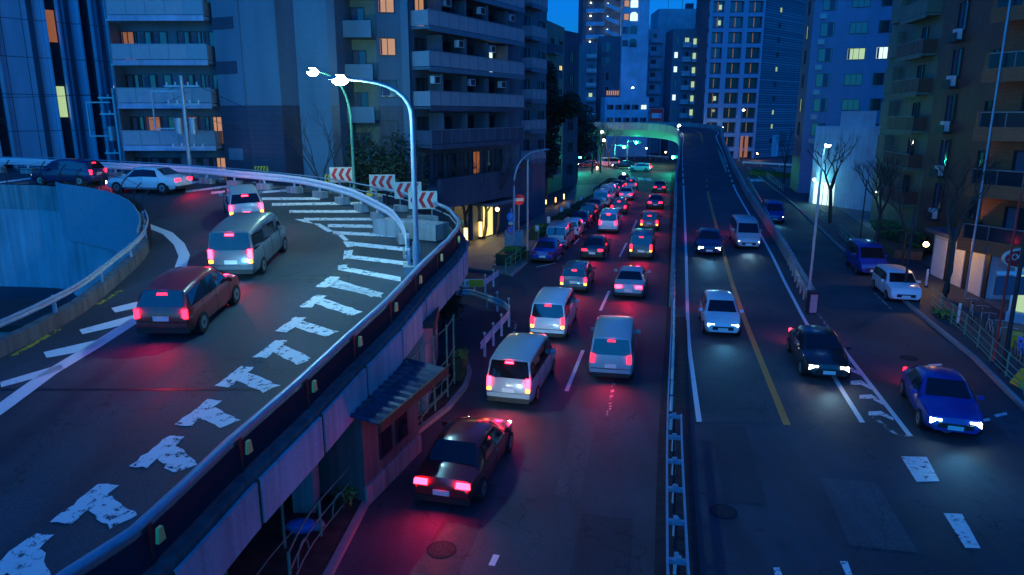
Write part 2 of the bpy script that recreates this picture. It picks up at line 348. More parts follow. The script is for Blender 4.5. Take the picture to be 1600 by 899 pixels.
tv = [v.co.copy() for v in bm.verts]; tf = [tuple(v.index for v in f.verts) for f in bm.faces]
bm.verts.index_update(); tf = [tuple(v.index for v in f.verts) for f in bm.faces]; bm.free()
if (tv[tf[0][1]]-tv[tf[0][0]]).cross(tv[tf[0][2]]-tv[tf[0][0]]).z < 0: tf = [t[::-1] for t in tf]
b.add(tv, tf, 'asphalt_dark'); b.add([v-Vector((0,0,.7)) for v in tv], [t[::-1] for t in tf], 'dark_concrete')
pb(b, 'deck', ramp)
iN = min(range(len(OUT)), key=lambda i: (OUT[i]-Vector((-3,33,0))).length)   # end of the panelled stretch
near = OUT[:iN+1]
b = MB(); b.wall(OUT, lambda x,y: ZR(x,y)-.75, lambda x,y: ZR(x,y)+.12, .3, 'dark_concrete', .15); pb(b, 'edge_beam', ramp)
for i, (p, h) in enumerate(along(near, 2.65, 1.0)):
    q = along(near, .25, 1.0+2.65*i+.07)[:11]
    if len(q) < 11: break
    b = MB(); b.wall([a for a,_ in q], lambda x,y: ZR(x,y)-.98, lambda x,y: ZR(x,y)-.02, .07, 'fascia_paint', .36); pb(b, 'fascia_panel', ramp)  # plain pale panels; the purple tinge comes from red tail lights
b = MB(); b.wall(near, lambda x,y: ZR(x,y)-1.0, lambda x,y: ZR(x,y)-.04, .05, 'rust', .325); pb(b, 'fascia_backing', ramp)
# inner kerb wall and the retaining wall of the far leg
j0 = min(range(len(INN)), key=lambda i: (INN[i]-Ii[9]).length)
b = MB(); b.wall(INN[:j0+1], lambda x,y: ZR(x,y)-.7, lambda x,y: ZR(x,y)+.42, .3, 'dark_concrete', -.15); pb(b, 'inner_kerb', ramp)
b = MB(); b.wall(INN[j0:], lambda x,y: ZR(x,y)-1.0, lambda x,y: ZR(x,y)+.38, .28, 'concrete', -.14); pb(b, 'parapet', ramp)
b = MB(); b.wall(INN[j0:], 0, lambda x,y: ZR(x,y)-1.0, .22, 'wall_concrete', -.13); pb(b, 'retaining_wall', ramp)
for (x,y) in ((-8.5,6),(-8.8,17),(-8.2,26),(-9,36)):
    b = MB(); b.box(x-.6,x+.6,y-.5,y+.5,0,ZR(x,y)-1.3,'concrete'); b.box(x-4,x+4,y-.6,y+.6,ZR(x,y)-1.35,ZR(x,y)-.72,'dark_concrete'); pb(b, 'pier', ramp)
for (x,y) in ((-3.9,24.6),(-5.3,16.8)):
    b = MB(); b.box(x-.28,x+.28,y-.28,y+.28,0,ZR(x,y)-.72,'concrete'); pb(b, 'column', ramp)
# outer railing: fat pipe over a dark web plate, small reflectors
rl = thing('ramp_railing', 'fat pipe railing with dark web plates above the side panels of the curved ramp', 'railing', (-3, 24, 4.2))
b = MB(); b.tube([(p.x,p.y,RO(p.x,p.y)) for p in OUT[:iN+6]], .085, 'blue_metal', 10); pb(b, 'top_rail', rl)
b = MB(); b.wall(OUT[:iN+6], lambda x,y: ZR(x,y)+.14, lambda x,y: ZR(x,y)+.74, .03, 'matte_dark', .03); b.tube([(p.x,p.y,RO(p.x,p.y)-.3) for p in OUT[:iN+6]], .035, 'galv', 6); pb(b, 'web_plate', rl)
for p, h in along(OUT[:iN+6], 2.65, 1.0):
    b = MB(); b.box(-.05,.05,-.06,.06,.1,.86,'dark_metal'); o = b.build('post', rl, Vector((p.x,p.y,ZR(p.x,p.y)))-rl.location, h)
    b = MB(); b.add([(-.09,-.2,.55),(.09,-.2,.55),(.05,-.2,.8),(-.05,-.2,.8),(-.09,-.26,.55),(.09,-.26,.55),(.05,-.26,.8),(-.05,-.26,.8)],[(0,1,2,3),(7,6,5,4),(0,4,5,1),(1,5,6,2),(2,6,7,3),(3,7,4,0)],'reflector')
    r = b.build('reflector', rl, Vector((p.x,p.y,ZR(p.x,p.y)))-rl.location, h)
rl2 = thing('ramp_rail', 'thin pipe rail on posts behind the long white guardrail of the ramp', 'railing', tuple(OUT[iN+8]))
far = OUT[iN+5:]
b = MB()
for dz in (.9,.55): b.tube([(p.x,p.y,ZR(p.x,p.y)+dz) for p in far], .04, 'blue_metal', 6)
pb(b, 'rail', rl2)
for p, h in along(far, 3.2, .5):
    if p.x < -46: break
    b = MB(); b.box(-.04,.04,-.04,.04,0,.9,'blue_metal'); b.build('post', rl2, Vector((p.x,p.y,ZR(p.x,p.y)))-rl2.location, h)
# W-beam guardrail builder
def guardrail(name, label, pts, zf, post_every=2.0, m='white_metal', blocks=None, side=1, h=.75, bh=.36, group=None, caps=False):
    P = dense(pts, .5); root = thing(name, label, 'guardrail', (P[0].x,P[0].y,zf(P[0].x,P[0].y)), 0, group)
    prof = [(-.5,0),(-.35,.045),(-.18,.045),(0,0),(.18,.045),(.35,.045),(.5,0)]
    vs = []; fs = []; n = len(prof)
    for i, p in enumerate(P):
        a = P[max(i-1,0)]; c = P[min(i+1,len(P)-1)]; t = (c-a).normalized(); nx, ny = t.y*side, -t.x*side
        for s, d in prof: vs.append((p.x+nx*(d+.08), p.y+ny*(d+.08), zf(p.x,p.y)+h-bh/2+s*bh))
    k = len(vs)
    vs += [(x-nx*.012, y-ny*.012, z) for x,y,z in vs]
    for i in range(len(P)-1):
        for j in range(n-1):
            q = (i*n+j, i*n+j+1, (i+1)*n+j+1, (i+1)*n+j); fs.append(q); fs.append(tuple(k+x for x in q[::-1]))
        for j in (0,n-1): fs.append((i*n+j,(i+1)*n+j,k+(i+1)*n+j,k+i*n+j))
    b = MB(); b.add(vs, fs, m, False); pb(b, 'beam', root)
    for p, hd in along(P, post_every, .25):
        z = zf(p.x,p.y)
        b = MB(); b.tube([(0,0,.0),(0,0,h-.02)], .06, m, 8)
        if caps: b.tube([(0,0,h-.02),(0,0,h+.22)], .02, m, 6); b.ball((0,0,h+.27), .07, 'reflector_white')
        b.build('post', root, Vector((p.x,p.y,z))-root.location, hd)
        if blocks:
            b = MB(); b.box(-.45,.45,-.22,.22,.0,.36,'concrete'); b.build('concrete_block', root, Vector((p.x,p.y,z))-root.location, hd)
    return root
GR = [(p.x,p.y) for p in [G(u,v,ZR) for u,v in [(640,432),(637,395),(620,365),(595,347),(545,322),(470,303),(370,292),(300,285),(175,278),(60,272),(0,270),(-120,268)]]]
guardrail('guardrail', 'long white corrugated guardrail on concrete blocks sweeping round the outside of the ramp curve', GR, ZR, 2.3, blocks=True, side=-1, h=.98, bh=.42)
GI = [(p.x,p.y) for p in offset(INN[3:j0+1], -.15)]
guardrail('inner_guardrail', 'dull blue grey guardrail on top of the dark inner kerb of the ramp', GI, lambda x,y: ZR(x,y)+.42, 3.0, m='blue_metal', side=1, h=.55, bh=.22)
# mesh fence along the far leg parapet, posts bent inwards
fr_ = thing('mesh_fence', 'dark wire fence with cranked posts on the inner parapet of the ramp', 'fence', tuple(INN[j0]))
FP = [p for p in INN[j0:] if p.x > -44]
b = MB()
for dz, dd in ((1.62,.28),(1.25,.06),(.4,0)):
    Q = offset(FP, dd-.14); b.tube([(q.x,q.y,ZR(p.x,p.y)+dz) for q,p in zip(Q,FP)], .014, 'dark_metal', 4)
pb(b, 'wire', fr_)
for p, h in along(FP, 2.3, .3):
    z = ZR(p.x,p.y); b = MB(); b.tube([(0,.14,.2),(0,.14,1.2),(0,.02,1.5),(0,-.24,1.75)], .03, 'dark_metal', 6); b.build('post', fr_, Vector((p.x,p.y,z))-fr_.location, h)
# ribbed panel skirt at the tip of the well
TIP = INN[j0-3:j0+9]
b = MB(); b.wall(TIP, lambda x,y: ZR(x,y)-2.2, lambda x,y: ZR(x,y)+.9, .05, 'rail_panel', -.36)
for p, h in along(TIP, .3): b.box(p.x-.02,p.x+.02,p.y-.02,p.y+.02,ZR(p.x,p.y)-2.2,ZR(p.x,p.y)+.9,'galv_dark')
tag(b.build('ribbed_screen'), 'ribbed metal screen curving round the tip of the well inside the ramp', 'screen')
# ramp markings: T marks, hatching, edge lines
def rq(img, dz=.012, m=None): return [G(u,v,ZR)+Vector((0,0,dz)) for u,v in img]
heads = [(38,868),(148,783),(258,703),(321,643),(376,587),(431,544),(463,506),(496,470),(519,440)]
ends = [(58,935),(196,815),(288,733),(360,664),(424,609),(476,566),(519,523),(558,491),(590,462)]
rj = random.Random(4); T = []
for i, ((hu,hv),(eu,ev)) in enumerate(zip(heads, ends)):
    hp = G(hu,hv,ZR); ep = G(eu,ev,ZR); d_ = (ep-hp); d_.z = 0; L_ = d_.length; d_.normalize(); n_ = Vector((-d_.y,d_.x,0)); rd = Vector((.2,1,0)).normalized()
    def jag(a_, c_, k=7, j=.035): return [a_.lerp(c_, q/k)+Vector((rj.uniform(-j,j),rj.uniform(-j,j),0)) for q in range(k)]
    w_ = .24
    bar = jag(hp-n_*w_, ep-n_*w_)+jag(ep-n_*w_, ep+n_*w_, 3)+jag(ep+n_*w_, hp+n_*w_)+jag(hp+n_*w_, hp-n_*w_, 3)
    a0, a1 = hp-rd*.75-d_*.1, hp+rd*.45-d_*.12; side = Vector((rd.y,-rd.x,0))*.19
    head = jag(a0-side, a1-side)+jag(a1-side, a1+side, 3)+jag(a1+side, a0+side)+jag(a0+side, a0-side, 3)
    for P_, dz_ in ((bar,.012),(head,.016)): T.append([Vector((q.x,q.y,ZR(q.x,q.y)+dz_)) for q in P_])
painted('ramp_mark', T, 'worn_paint')
b = MB()
H = [((508,443),(596,462),8),((528,419),(626,437),7),((540,401),(640,413),6),((545,381),(640,391),6),((520,364),(680,372),5),((512,353),(616,355),5),((475,343),(598,343),4),((452,331),(570,331),4),((425,320),(566,318),4),((405,311),(500,311),4),((380,303),(460,297),3.5),((330,302),(440,292),3.5),((290,300),(400,286),3),((240,293),(350,280),3),((200,288),(300,276),3),((60,290),(200,277),2.5),((-10,287),(100,272),2.5)]
painted('hatching', [rq([(a[0],a[1]-t/2),(c[0],c[1]-t/2),(c[0],c[1]+t/2),(a[0],a[1]+t/2)]) for a,c,t in H], 'worn_paint')
painted('dashed_line', [rq(p) for p in ([(460,343),(478,343),(490,350),(476,348)],[(490,350),(500,350),(522,362),(512,363)],[(520,361),(530,362),(545,376),(538,377)],[(536,378),(546,378),(552,386),(542,387)],[(538,392),(552,391),(549,402),(536,406)],[(530,415),(544,413),(538,423),(528,421)],[(508,442),(520,436),(530,438),(524,446),(508,450)])], 'worn_paint')
zline('edge_line', [G(u,v,ZR) for u,v in [(-80,695),(0,640),(75,585),(150,540),(205,505),(235,478),(262,450),(280,425),(288,400),(280,382),(262,365),(228,352)]], .42, ZR, .012, 'white_paint')
painted('hatching', [rq(p) for p in ([(0,598),(2,606),(80,585),(100,577),(95,570)],[(68,551),(73,560),(140,548),(170,532),(160,530)],[(124,516),(129,523),(200,507),(215,492),(205,494)],[(174,482),(180,489),(235,478),(245,466),(235,467)],[(228,449),(238,450),(262,445),(266,434)])], 'white_paint')
zline('edge_line', [G(u,v,ZR) for u,v in [(20,557),(93,515)]], .16, ZR, .012, 'yellow_paint'); zline('edge_line', [G(u,v,ZR) for u,v in [(152,477),(190,454)]], .16, ZR, .012, 'yellow_paint')

# ================================================================ RIGHT FLYOVER
BLp = [(6.25,22.36),(7.2,27.2),(8.3,32.5),(11.9,48.4),(18.5,77.9),(26.6,114.3),(29.6,127),(31,136),(30.2,144),(27,151),(21.5,156),(13,159),(0,161),(-30,162)]
BRp = [(11.7,22.3),(12.9,27.8),(14.4,33.6),(17.8,48.4),(24.2,77.9),(29.3,101),(35.2,126.7),(38.6,138),(38.5,149),(35,158),(28,164.5),(18,168.5),(0,171),(-30,172)]
LFT = [Vector((x,y,0)) for x,y in BLp]; RGT = [Vector((x,y,0)) for x,y in BRp]
def resample(P, n):
    P = dense(P, .5); L = [0]
    for a, c in zip(P, P[1:]): L.append(L[-1]+(c-a).length)
    out = []; j = 0
    for i in range(n):
        s = L[-1]*i/(n-1)
        while j < len(L)-2 and L[j+1] < s: j += 1
        t = (s-L[j])/max(1e-6, L[j+1]-L[j]); out.append(P[j].lerp(P[j+1], min(1,t)))
    return out
LA, RA = [], []
cuts = list(zip(LFT, RGT))
# densify piecewise so both sides stay in step
dl, dr = [], []
for i in range(len(cuts)-1):
    n = 8
    for k in range(n):
        def cr(P, i, t):
            p0=P[max(i-1,0)];p1=P[i];p2=P[i+1];p3=P[min(i+2,len(P)-1)]
            return .5*((2*p1)+(p2-p0)*t+(2*p0-5*p1+4*p2-p3)*t*t+(3*p1-p0-3*p2+p3)*t**3)
        dl.append(cr(LFT,i,k/n)); dr.append(cr(RGT,i,k/n))
dl.append(LFT[-1]); dr.append(RGT[-1])
ZS = [ZB(0, (a.y+c.y)/2) for a, c in zip(dl, dr)]
eL = [a+(a-c).normalized()*.75 for a, c in zip(dl, dr)]; eR = [c+(c-a).normalized()*.75 for a, c in zip(dl, dr)]
fly = thing('flyover', 'long flyover road climbing straight ahead then bending left over the junction', 'bridge', (14, 45, 0))
def sheet(A, Bq, zs, dz, m, mb):
    vs = []
    for a, c, z in zip(A, Bq, zs): vs += [(a.x,a.y,z+dz),(c.x,c.y,z+dz)]
    mb.add(vs, [(2*i,2*i+1,2*i+3,2*i+2) for i in range(len(A)-1)], m)
b = MB(); sheet(eL, eR, ZS, .008, 'asphalt_warm', b); pb(b, 'deck', fly)
def band(mb, P, zs, d0, d1, z0, z1, m, side):   # solid band offset d0..d1 outside of the edge
    vs = []; n = len(P)
    for i, (p, z) in enumerate(zip(P, zs)):
        t = (P[min(i+1,n-1)]-P[max(i-1,0)]).normalized(); nx, ny = t.y*side, -t.x*side
        lo = z0(z) if callable(z0) else z+z0; hi = z+z1
        vs += [(p.x+nx*d0,p.y+ny*d0,lo),(p.x+nx*d1,p.y+ny*d1,lo),(p.x+nx*d1,p.y+ny*d1,hi),(p.x+nx*d0,p.y+ny*d0,hi)]
    fs = []
    for i in range(n-1):
        a = 4*i; c = a+4; fs += [(a,a+1,c+1,c),(a+1,a+2,c+2,c+1),(a+2,a+3,c+3,c+2),(a+3,a,c,c+3)]
    e = 4*(n-1); fs += [(0,3,2,1),(e,e+1,e+2,e+3)]; mb.add(vs, fs, m)
i0 = next(i for i,a in enumerate(dl) if a.y > 36); i1 = next(i for i,a in enumerate(dl) if a.y > 92)
b = MB(); band(b, eL[i0:], ZS[i0:], 0, .25, lambda z: max(0, z-.6), .8, 'concrete', -1); pb(b, 'parapet', fly)
b = MB(); band(b, eR[i0:], ZS[i0:], 0, .25, lambda z: max(0, z-.6), .8, 'concrete', 1); pb(b, 'parapet', fly)
b = MB(); band(b, eL[i0:i1], ZS[i0:i1], -.1, .12, lambda z: 0, -.05, 'wall_concrete', -1); pb(b, 'retaining_wall', fly)
b = MB(); band(b, eR[i0:i1], ZS[i0:i1], -.1, .12, lambda z: 0, -.05, 'wall_concrete', 1); pb(b, 'retaining_wall', fly)
for side, P in ((-1, eL), (1, eR)):
    b = MB(); band(b, P[i1:], ZS[i1:], -.9, -.25, -2.0, -.1, 'green_paint', side); pb(b, 'girder', fly)
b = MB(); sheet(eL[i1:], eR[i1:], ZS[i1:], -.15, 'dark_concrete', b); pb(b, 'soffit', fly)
for x, y in ((31,110),(35,138),(20,164),(-4,167)):
    b = MB(); b.tube([(x,y,0),(x,y,ZB(x,y)-1.6)], .9, 'concrete', 14); pb(b, 'pier', fly)
b = MB(); sheet([a+(c-a).normalized()*-.08 for a,c in zip(dl,dr)], [a+(c-a).normalized()*.1 for a,c in zip(dl,dr)], ZS, .018, 'white_paint', b); tag(b.build('edge_line'), kind='structure')
b = MB(); sheet([c+(a-c).normalized()*.1 for a,c in zip(dl,dr)], [c+(a-c).normalized()*-.08 for a,c in zip(dl,dr)], ZS, .018, 'white_paint', b); tag(b.build('edge_line'), kind='structure')
OR = dense([(9.1,22.1),(11.88,35.8),(15.4,52.4),(21.6,80),(27.5,103),(31.6,122),(34.2,134),(35,146)], 2)
b = MB(); sheet(offset(OR,-.12), offset(OR,.12), [ZB(0,p.y) for p in OR], .019, 'orange_paint', b); tag(b.build('centre_line'), kind='structure')

b = MB()
for a_, c_ in (((286,404),(540,402)),((300,300),(360,262))): pass
for yj in (16.5, 25.4, 34.0):
    A_ = [at_y([v for v in INN if v.y < 33], yj), at_y(OUT[:iN], yj)]
    if yj > 33: continue
    b.strip([A_[0]+Vector((.3,-.05,0)), A_[1]+Vector((-.2,-.05,0))], [A_[0]+Vector((.3,.05,0)), A_[1]+Vector((-.2,.05,0))], lambda x,y: ZR(x,y)+.006, 'black')
tag(b.build('road_joint'), kind='structure')
# ================================================================ BUILDINGS
tiles('tile_blue', (.55,.66,.78), (.57,.68,.8), (.1,.12,.16), 1.5, 2.9, .03, .35, 0, .12)
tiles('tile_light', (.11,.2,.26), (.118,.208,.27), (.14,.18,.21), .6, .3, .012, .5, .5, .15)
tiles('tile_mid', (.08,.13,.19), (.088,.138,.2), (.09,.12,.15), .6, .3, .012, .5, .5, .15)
tiles('tile_dark', (.045,.055,.09), (.055,.065,.10), (.03,.035,.05), .6, .3, .012, .45, .5, .15)
tiles('tile_green', (.17,.19,.13), (.185,.205,.14), (.12,.14,.1), .6, .3, .012, .5, .5, .2)
tiles('tile_brown', (.17,.075,.045), (.19,.085,.05), (.1,.05,.04), .4, .2, .012, .55, .5, .2)
tiles('tile_orange', (.34,.1,.045), (.38,.12,.05), (.2,.07,.04), .4, .2, .012, .5, .5, .15)
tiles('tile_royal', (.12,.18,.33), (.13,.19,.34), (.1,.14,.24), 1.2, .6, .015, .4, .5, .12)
tiles('stripe_wall', (.24,.33,.42), (.10,.14,.22), (.05,.07,.1), 60, .55, .1, .5, 0, .1)
tiles('hotel_frame', (.22,.31,.46), (.23,.32,.47), (.12,.17,.28), 3, 3, .02, .5, 0, .1)
concrete('render_pale', (.5,.6,.68), .15); concrete('render_blue_hazed', (.34,.46,.6), .15); concrete('render_dark', (.08,.1,.14), .15); mat('galv_roof', (.05,.06,.1), .5, .3, .4, 3); concrete('shed_wall', (.16,.13,.12), .3); concrete('render_white', (.55,.62,.66), .12)  # blue render lightened, distance haze of the far towers put into its colour
WM = {}
def win_mesh(w, h, kind, mull=1, fr='frame'):
    k = (round(w,2), round(h,2), kind, mull, fr)
    if k in WM: return WM[k]
    b = MB(); t = .05
    b.box(-w/2,w/2,-.012,.03,0,h,'glass' if kind == 'dark' else kind)
    for x0,x1,z0,z1 in ((-w/2-t,w/2+t,-t,0),(-w/2-t,w/2+t,h,h+t),(-w/2-t,-w/2,0,h),(w/2,w/2+t,0,h)): b.box(x0,x1,-.09,.03,z0,z1,fr)
    for i in range(mull): x = -w/2+w*(i+1)/(mull+1); b.box(x-.025,x+.025,-.05,-.013,.001,h-.001,fr)
    if kind == 'dark' and random.random() < .6:
        c = random.choice([-1,1]); b.box(min(0,c*w*.42),max(0,c*w*.42),-.02,-.0125,.04,h-.04,'curtain')
    if kind.startswith('lit'): b.box(-w*.48,-w*.36,-.02,-.0125,.02,h-.02,'curtain')
    WM[k] = b.mesh('window'); return WM[k]
class Fac:
    def __init__(s, root, A, B, depth, z0, z1, m, name='wall'):
        A = Vector((A[0],A[1],0)); B = Vector((B[0],B[1],0)); s.root = root; s.A = A; s.d = (B-A); s.L = s.d.length; s.a = atan2(s.d.y, s.d.x); s.nw = 0
        if m:
            b = MB(); b.box(0,s.L,0,depth,z0,z1,m); s.wall = b.build(name, root, A-root.location, s.a)
    def at(s, x, y, z): return s.A+Vector((cos(s.a)*x-sin(s.a)*y, sin(s.a)*x+cos(s.a)*y, z))-s.root.location
    def put(s, name, me, x, y, z): return mk(name, me, s.root, s.at(x,y,z), s.a)
    def win(s, x, z, w, h, kind='dark', mull=1, fr='frame'): return s.put('window', win_mesh(w,h,kind,mull,fr), x, 0, z)
    def part(s, name, mb): return mb.build(name, s.root, s.A-s.root.location, s.a)
    def balc(s, x0, x1, z, dep=1.3, h=1.15, rail='rail_panel', slab='render_blue_hazed', end=None, bars=False):
        k = ('b', round(x1-x0,2), dep, h, rail, slab, end)
        if k not in WM:
            w = x1-x0; b = MB(); b.box(0,w,-dep,0,0,.18,slab); b.box(0,w,-dep-.06,-dep,-.12,.22,slab)
            r = MB(); r.box(0,w,-dep-.02,-dep+.02,.26,h,rail); r.box(0,.04,-dep,0,.22,h,rail); r.box(w-.04,w,-dep,0,.22,h,rail)
            r.box(-.02,w+.02,-dep-.05,-dep+.04,h,h+.06,'frame'); 
            n = int(w/1.2)
            for i in range(n+1): r.box(w*i/max(n,1)-.02,w*i/max(n,1)+.02,-dep-.045,-dep-.02,.22,h,'frame')
            if end: r.box(w-end,w-.05,-dep-.035,-dep-.021,.26,h,'rail_glass')
            WM[k] = (b.mesh('balcony'), r.mesh('railing'))
        o = s.put('balcony', WM[k][0], x0, 0, z); mk('railing', WM[k][1], o); return o
def zv(u, v, Y): return PT(u, v, Y).z
def building(name, label, A, cat='building'): return thing(name, label, cat, (A[0], A[1], 0))
rnd = random.Random(3)

# --- A: white tiled block with vertical glazed strips, far left
A0 = Vector((-35.2,66,0)); dA = Vector((-.59,-.81,0)); A1 = A0+dA*17
bA = building('office_block', 'pale tiled office block with tall dark vertical glazed strips, far left', A1)
f = Fac(bA, A1, A0, 14, 0, 46, 'tile_blue')
def xa(u):  # distance along facade for a horizon pixel
    k = (u-800)*.972/1125; t = (A0.x-k*A0.y)/(.59-.81*k); return 17-t
for u0, u1, kind in ((65,72,'n'),(90,108,'w'),(122,127,'n'),(142,158,'w'),(172,176,'n'),(-10,8,'w'),(-60,-50,'n')):
    x0, x1 = xa(u0), xa(u1); b = MB()
    if kind == 'n':
        b.box(x0,x1,-.25,-.003,0,46,'render_dark'); f.part('fin', b)
    else:
        b.box(x0,x1,-.06,-.003,0,46,'frame_dark'); 
        f.part('glazed_strip', b)
        for k in range(15):
            z = .8+k*3.0; kd = {(3,90):'lit_green',(5,90):'lit_dim'}.get((k,u0),'dark')
            if u0 == 142 and k in (3,5): kd = 'dark'
            b = MB(); b.box(x0+.12,x1-.12,-.09,-.061,z,z+2.5, kd if kd != 'dark' else 'glass'); f.part('window', b)
        for side in (x0-.15, x1+.0):
            b = MB(); b.box(side,side+.15,-.45,-.003,0,46,'tile_blue'); f.part('fin', b)

# --- B: big apartment house, left centre
Y = 50; PA, PB = XY(188,Y), XY(347,Y)
bB = building('apartment_house', 'large apartment house with long balconies and a dark tiled base behind the ramp', PA)
f = Fac(bB, PA, PB, 12, 0, 30, 'tile_mid'); L = f.L; sx = lambda u: (u-188)*L/159
zb = zv(270,167,Y-1.3)
for k in range(-3,8):
    z = zb+k*2.72
    f.balc(sx(203), sx(345), z, 1.3, 1.15, end=1.3)
    for i,u in enumerate((214,240,262,300,320,338)):
        kd = 'dark'
        if k == -1: kd = {5:'lit_warm',1:'lit_dim',3:'lit_dim'}.get(i,'dark')
        if k == 1 and i == 0: kd = 'lit_dim'
        if k == -2 and i == 5: kd = 'lit_warm'
        f.win(sx(u), z+.3, 1.0 if i%3 else .8, 1.75, kd, 1, 'frame_dark')
    b = MB(); b.box(sx(203)-.15,sx(203),-1.3,-.003,z,z+2.6,'tile_mid'); f.part('fin', b)
for v0,v1 in ((28,47),(98,117)):
    b = MB(); b.box(0,sx(203)-.16,-.05,-.003,zv(190,v1,Y),zv(190,v0,Y),'tile_dark'); f.part('quoin', b)
# tower column: facetted
fac = [(345,49.0),(385,48.0),(415,48.9),(441,47.4),(455,48.4),(531,48.0),(533,50.5)]
zl = zv(470,165,48)
pts = [XY(u,y) for u,y in fac]
for i in range(len(pts)-1):
    g = Fac(bB, pts[i], pts[i+1], 3.0 if i < 5 else .5, zl if i not in (4,) else 0, 30, 'tile_light' if i in (0,3,4) else 'tile_mid')  # shading of the facets put into lighter and darker tile colours
    if i != 4:
        b = MB(); b.box(0,g.L,.004*i,3.0 if i < 5 else .5,0,zl-.004,'tile_dark'); g.part('base', b)
    if i == 0:
        for v0,v1 in ((27,46),(96,116)):
            b = MB(); b.box(.0,g.L*.8,-.04,-.003,zv(360,v1,48.6),zv(360,v0,48.6),'tile_dark'); g.part('quoin', b)
        b = MB(); b.box(g.L*.2,g.L*.75,-.05,-.003,zv(370,250,48.6),zv(370,232,48.6),'tile_light'); g.part('quoin', b)
# recess with loggia beams, then a windowed bay
q0, q1, q2 = XY(533,51), XY(592,51), XY(642,51.3)
g = Fac(bB, q0, q1, 10, 0, 30, 'tile_green')
for k in range(-3,7):
    z = zv(560,60,50)+ (k-2)*2.72
    b = MB(); b.box(-.1,g.L,-1.6,-1.4,z,z+1.05,'tile_light'); b.box(-.1,g.L,-1.4,-.003,z,z+.2,'tile_mid'); g.part('loggia', b)
    g.win(g.L*.55, z+.5, .9, 1.5, 'dark', 1, 'frame_dark')
g = Fac(bB, q1, q2, 10, zl, 30, 'tile_mid')
b = MB(); b.box(0,g.L,-.03,9.9,0,zl-.004,'tile_dark'); g.part('base', b)
for k in range(-3,7):
    z = zv(608,86,51)+(k-1)*2.72
    g.win(g.L*.35, z, 1.0, 1.05, {0:'dark',1:'lit_warm',2:'lit_warm',-1:'dark'}.get(k,'dark'), 1, 'frame_dark')
b = MB(); b.box(g.L-.5,g.L,-.5,-.003,0,30,'tile_light'); g.part('pier', b)
# right wing with the long balconies
w0, w1 = XY(644,51.2), XY(801,64)
g = Fac(bB, w0, w1, 12, 0, 30, 'tile_mid'); zb2 = zv(667,109,51)
for k in range(-1,7):
    z = zb2+(k-1)*2.62
    g.balc(.2, g.L-.6, z, 1.4, 1.2, 'rail_panel' if k > -1 else 'render_dark', 'tile_light' if k > 0 else 'render_dark')
    for i in range(8):
        x = 1.1+i*(g.L-2)/8
        kd = 'dark'
        if (k,i) in ((3,0),(2,0)): kd = 'lit_warm'
        if (k,i) == (1,6): kd = 'lit_white'
        g.win(x, z+.28, 1.15, 1.8, kd, 1, 'frame_dark')
        if (i+k)%3 == 0 and k > -1:
            b = MB(); b.box(x+.1,x+.85,-1.1,-.75,z+1.75,z+2.25,'white_metal'); b.box(x+.2,x+.75,-1.12,-1.101,z+1.8,z+2.2,'frame_dark'); g.part('cooling_unit', b)
        if i%2 == 0:
            b = MB(); b.box(x+.85,x+.93,-1.3,-.003,z+.2,z+2.4,'render_dark'); g.part('divider', b)
z = zb2-3*2.62
for i in range(7):
    g.win(1.2+i*(g.L-2)/7, z+.3, 1.1, 1.7, 'lit_dim' if i == 4 else 'dark', 1, 'frame_dark')
b = MB(); b.box(.1,g.L-.5,-2.2,-1.9,z-1.6,z+.5,'render_dark'); b.box(.1,g.L-.5,-1.9,-.003,z-.3,z-.1,'render_dark'); g.part('terrace', b)
# entrance under the wing, its shade and lit wall put into colour
xe = g.L*.62
b = MB(); b.box(xe-1.8,xe+1.6,-.35,-.003,0,3.0,'render_dark'); g.part('recess_shade_box', b)  # dark box in place of a recess, its shade put into the colour
b = MB(); b.box(xe-.2,xe+1.3,-.4,-.355,.2,2.7,'lit_yellow'); g.part('glow_panel', b)  # lamplit wall drawn as a panel that glows by itself
b = MB(); b.box(xe-2.4,xe+2.2,-2.4,-.4,3.02,3.25,'tile_light'); g.part('canopy', b)
EN = g.A+Vector((cos(g.a)*xe-sin(g.a)*-1.6, sin(g.a)*xe+cos(g.a)*-1.6, 0))
g2 = Fac(bB, w1, XY(812,64.6), 6, 0, 30, 'tile_light')
# set back wing
s0, s1 = XY(812,68), XY(853,74)
bC = building('apartment_wing', 'narrow apartment wing with small balconies, next to the dark evergreen tree', s0)
g = Fac(bC, s0, s1, 10, 0, 34, 'tile_mid')
for k in range(-3,8):
    z = zv(825,62,69)+k*2.75-2.75
    g.balc(.3, g.L*.62, z, 1.0, 1.1, 'rail_panel', 'tile_light')
    g.win(g.L*.25, z+.3, .9, 1.7, 'dark', 1, 'frame_dark'); g.win(g.L*.8, z+.5, 1.1, 1.4, 'dark', 1, 'frame_dark')
# dark building behind, 853-905
s0, s1 = XY(853,92), XY(880,100); bD = building('dark_apartments', 'dark apartment block behind the evergreen with one yellow lit window', s0)
zt = zv(870,38,96); g = Fac(bD, s0, s1, 8, 0, zt, 'tile_green')
g2 = Fac(bD, s1, XY(903,104), 8, 0, zv(895,50,102), 'render_dark')
for k in range(6):
    z = zt-3.2-k*3
    g.balc(.3, g.L*.5, z-.6, .9, 1.1, 'render_dark', 'tile_mid'); g.win(g.L*.3, z-.3, 1, 1.6, 'dark', 1, 'frame_dark')
    g.win(g.L*.78, z, 1.5, 1.3, 'lit_yellow' if k == 1 else 'dark', 1, 'frame_dark')
    g2.win(g2.L*.5, z-1, 1.2, 1.3, 'dark', 1, 'frame_dark')

def tower(name, label, u0, u1, Y, vtop, m, side=8, z1=None, Y1=None):
    a, c = XY(u0,Y), XY(u1,Y1 or Y); r = building(name, label, a)
    return Fac(r, a, c, side, 0, z1 or zv((u0+u1)/2, vtop, Y), m)
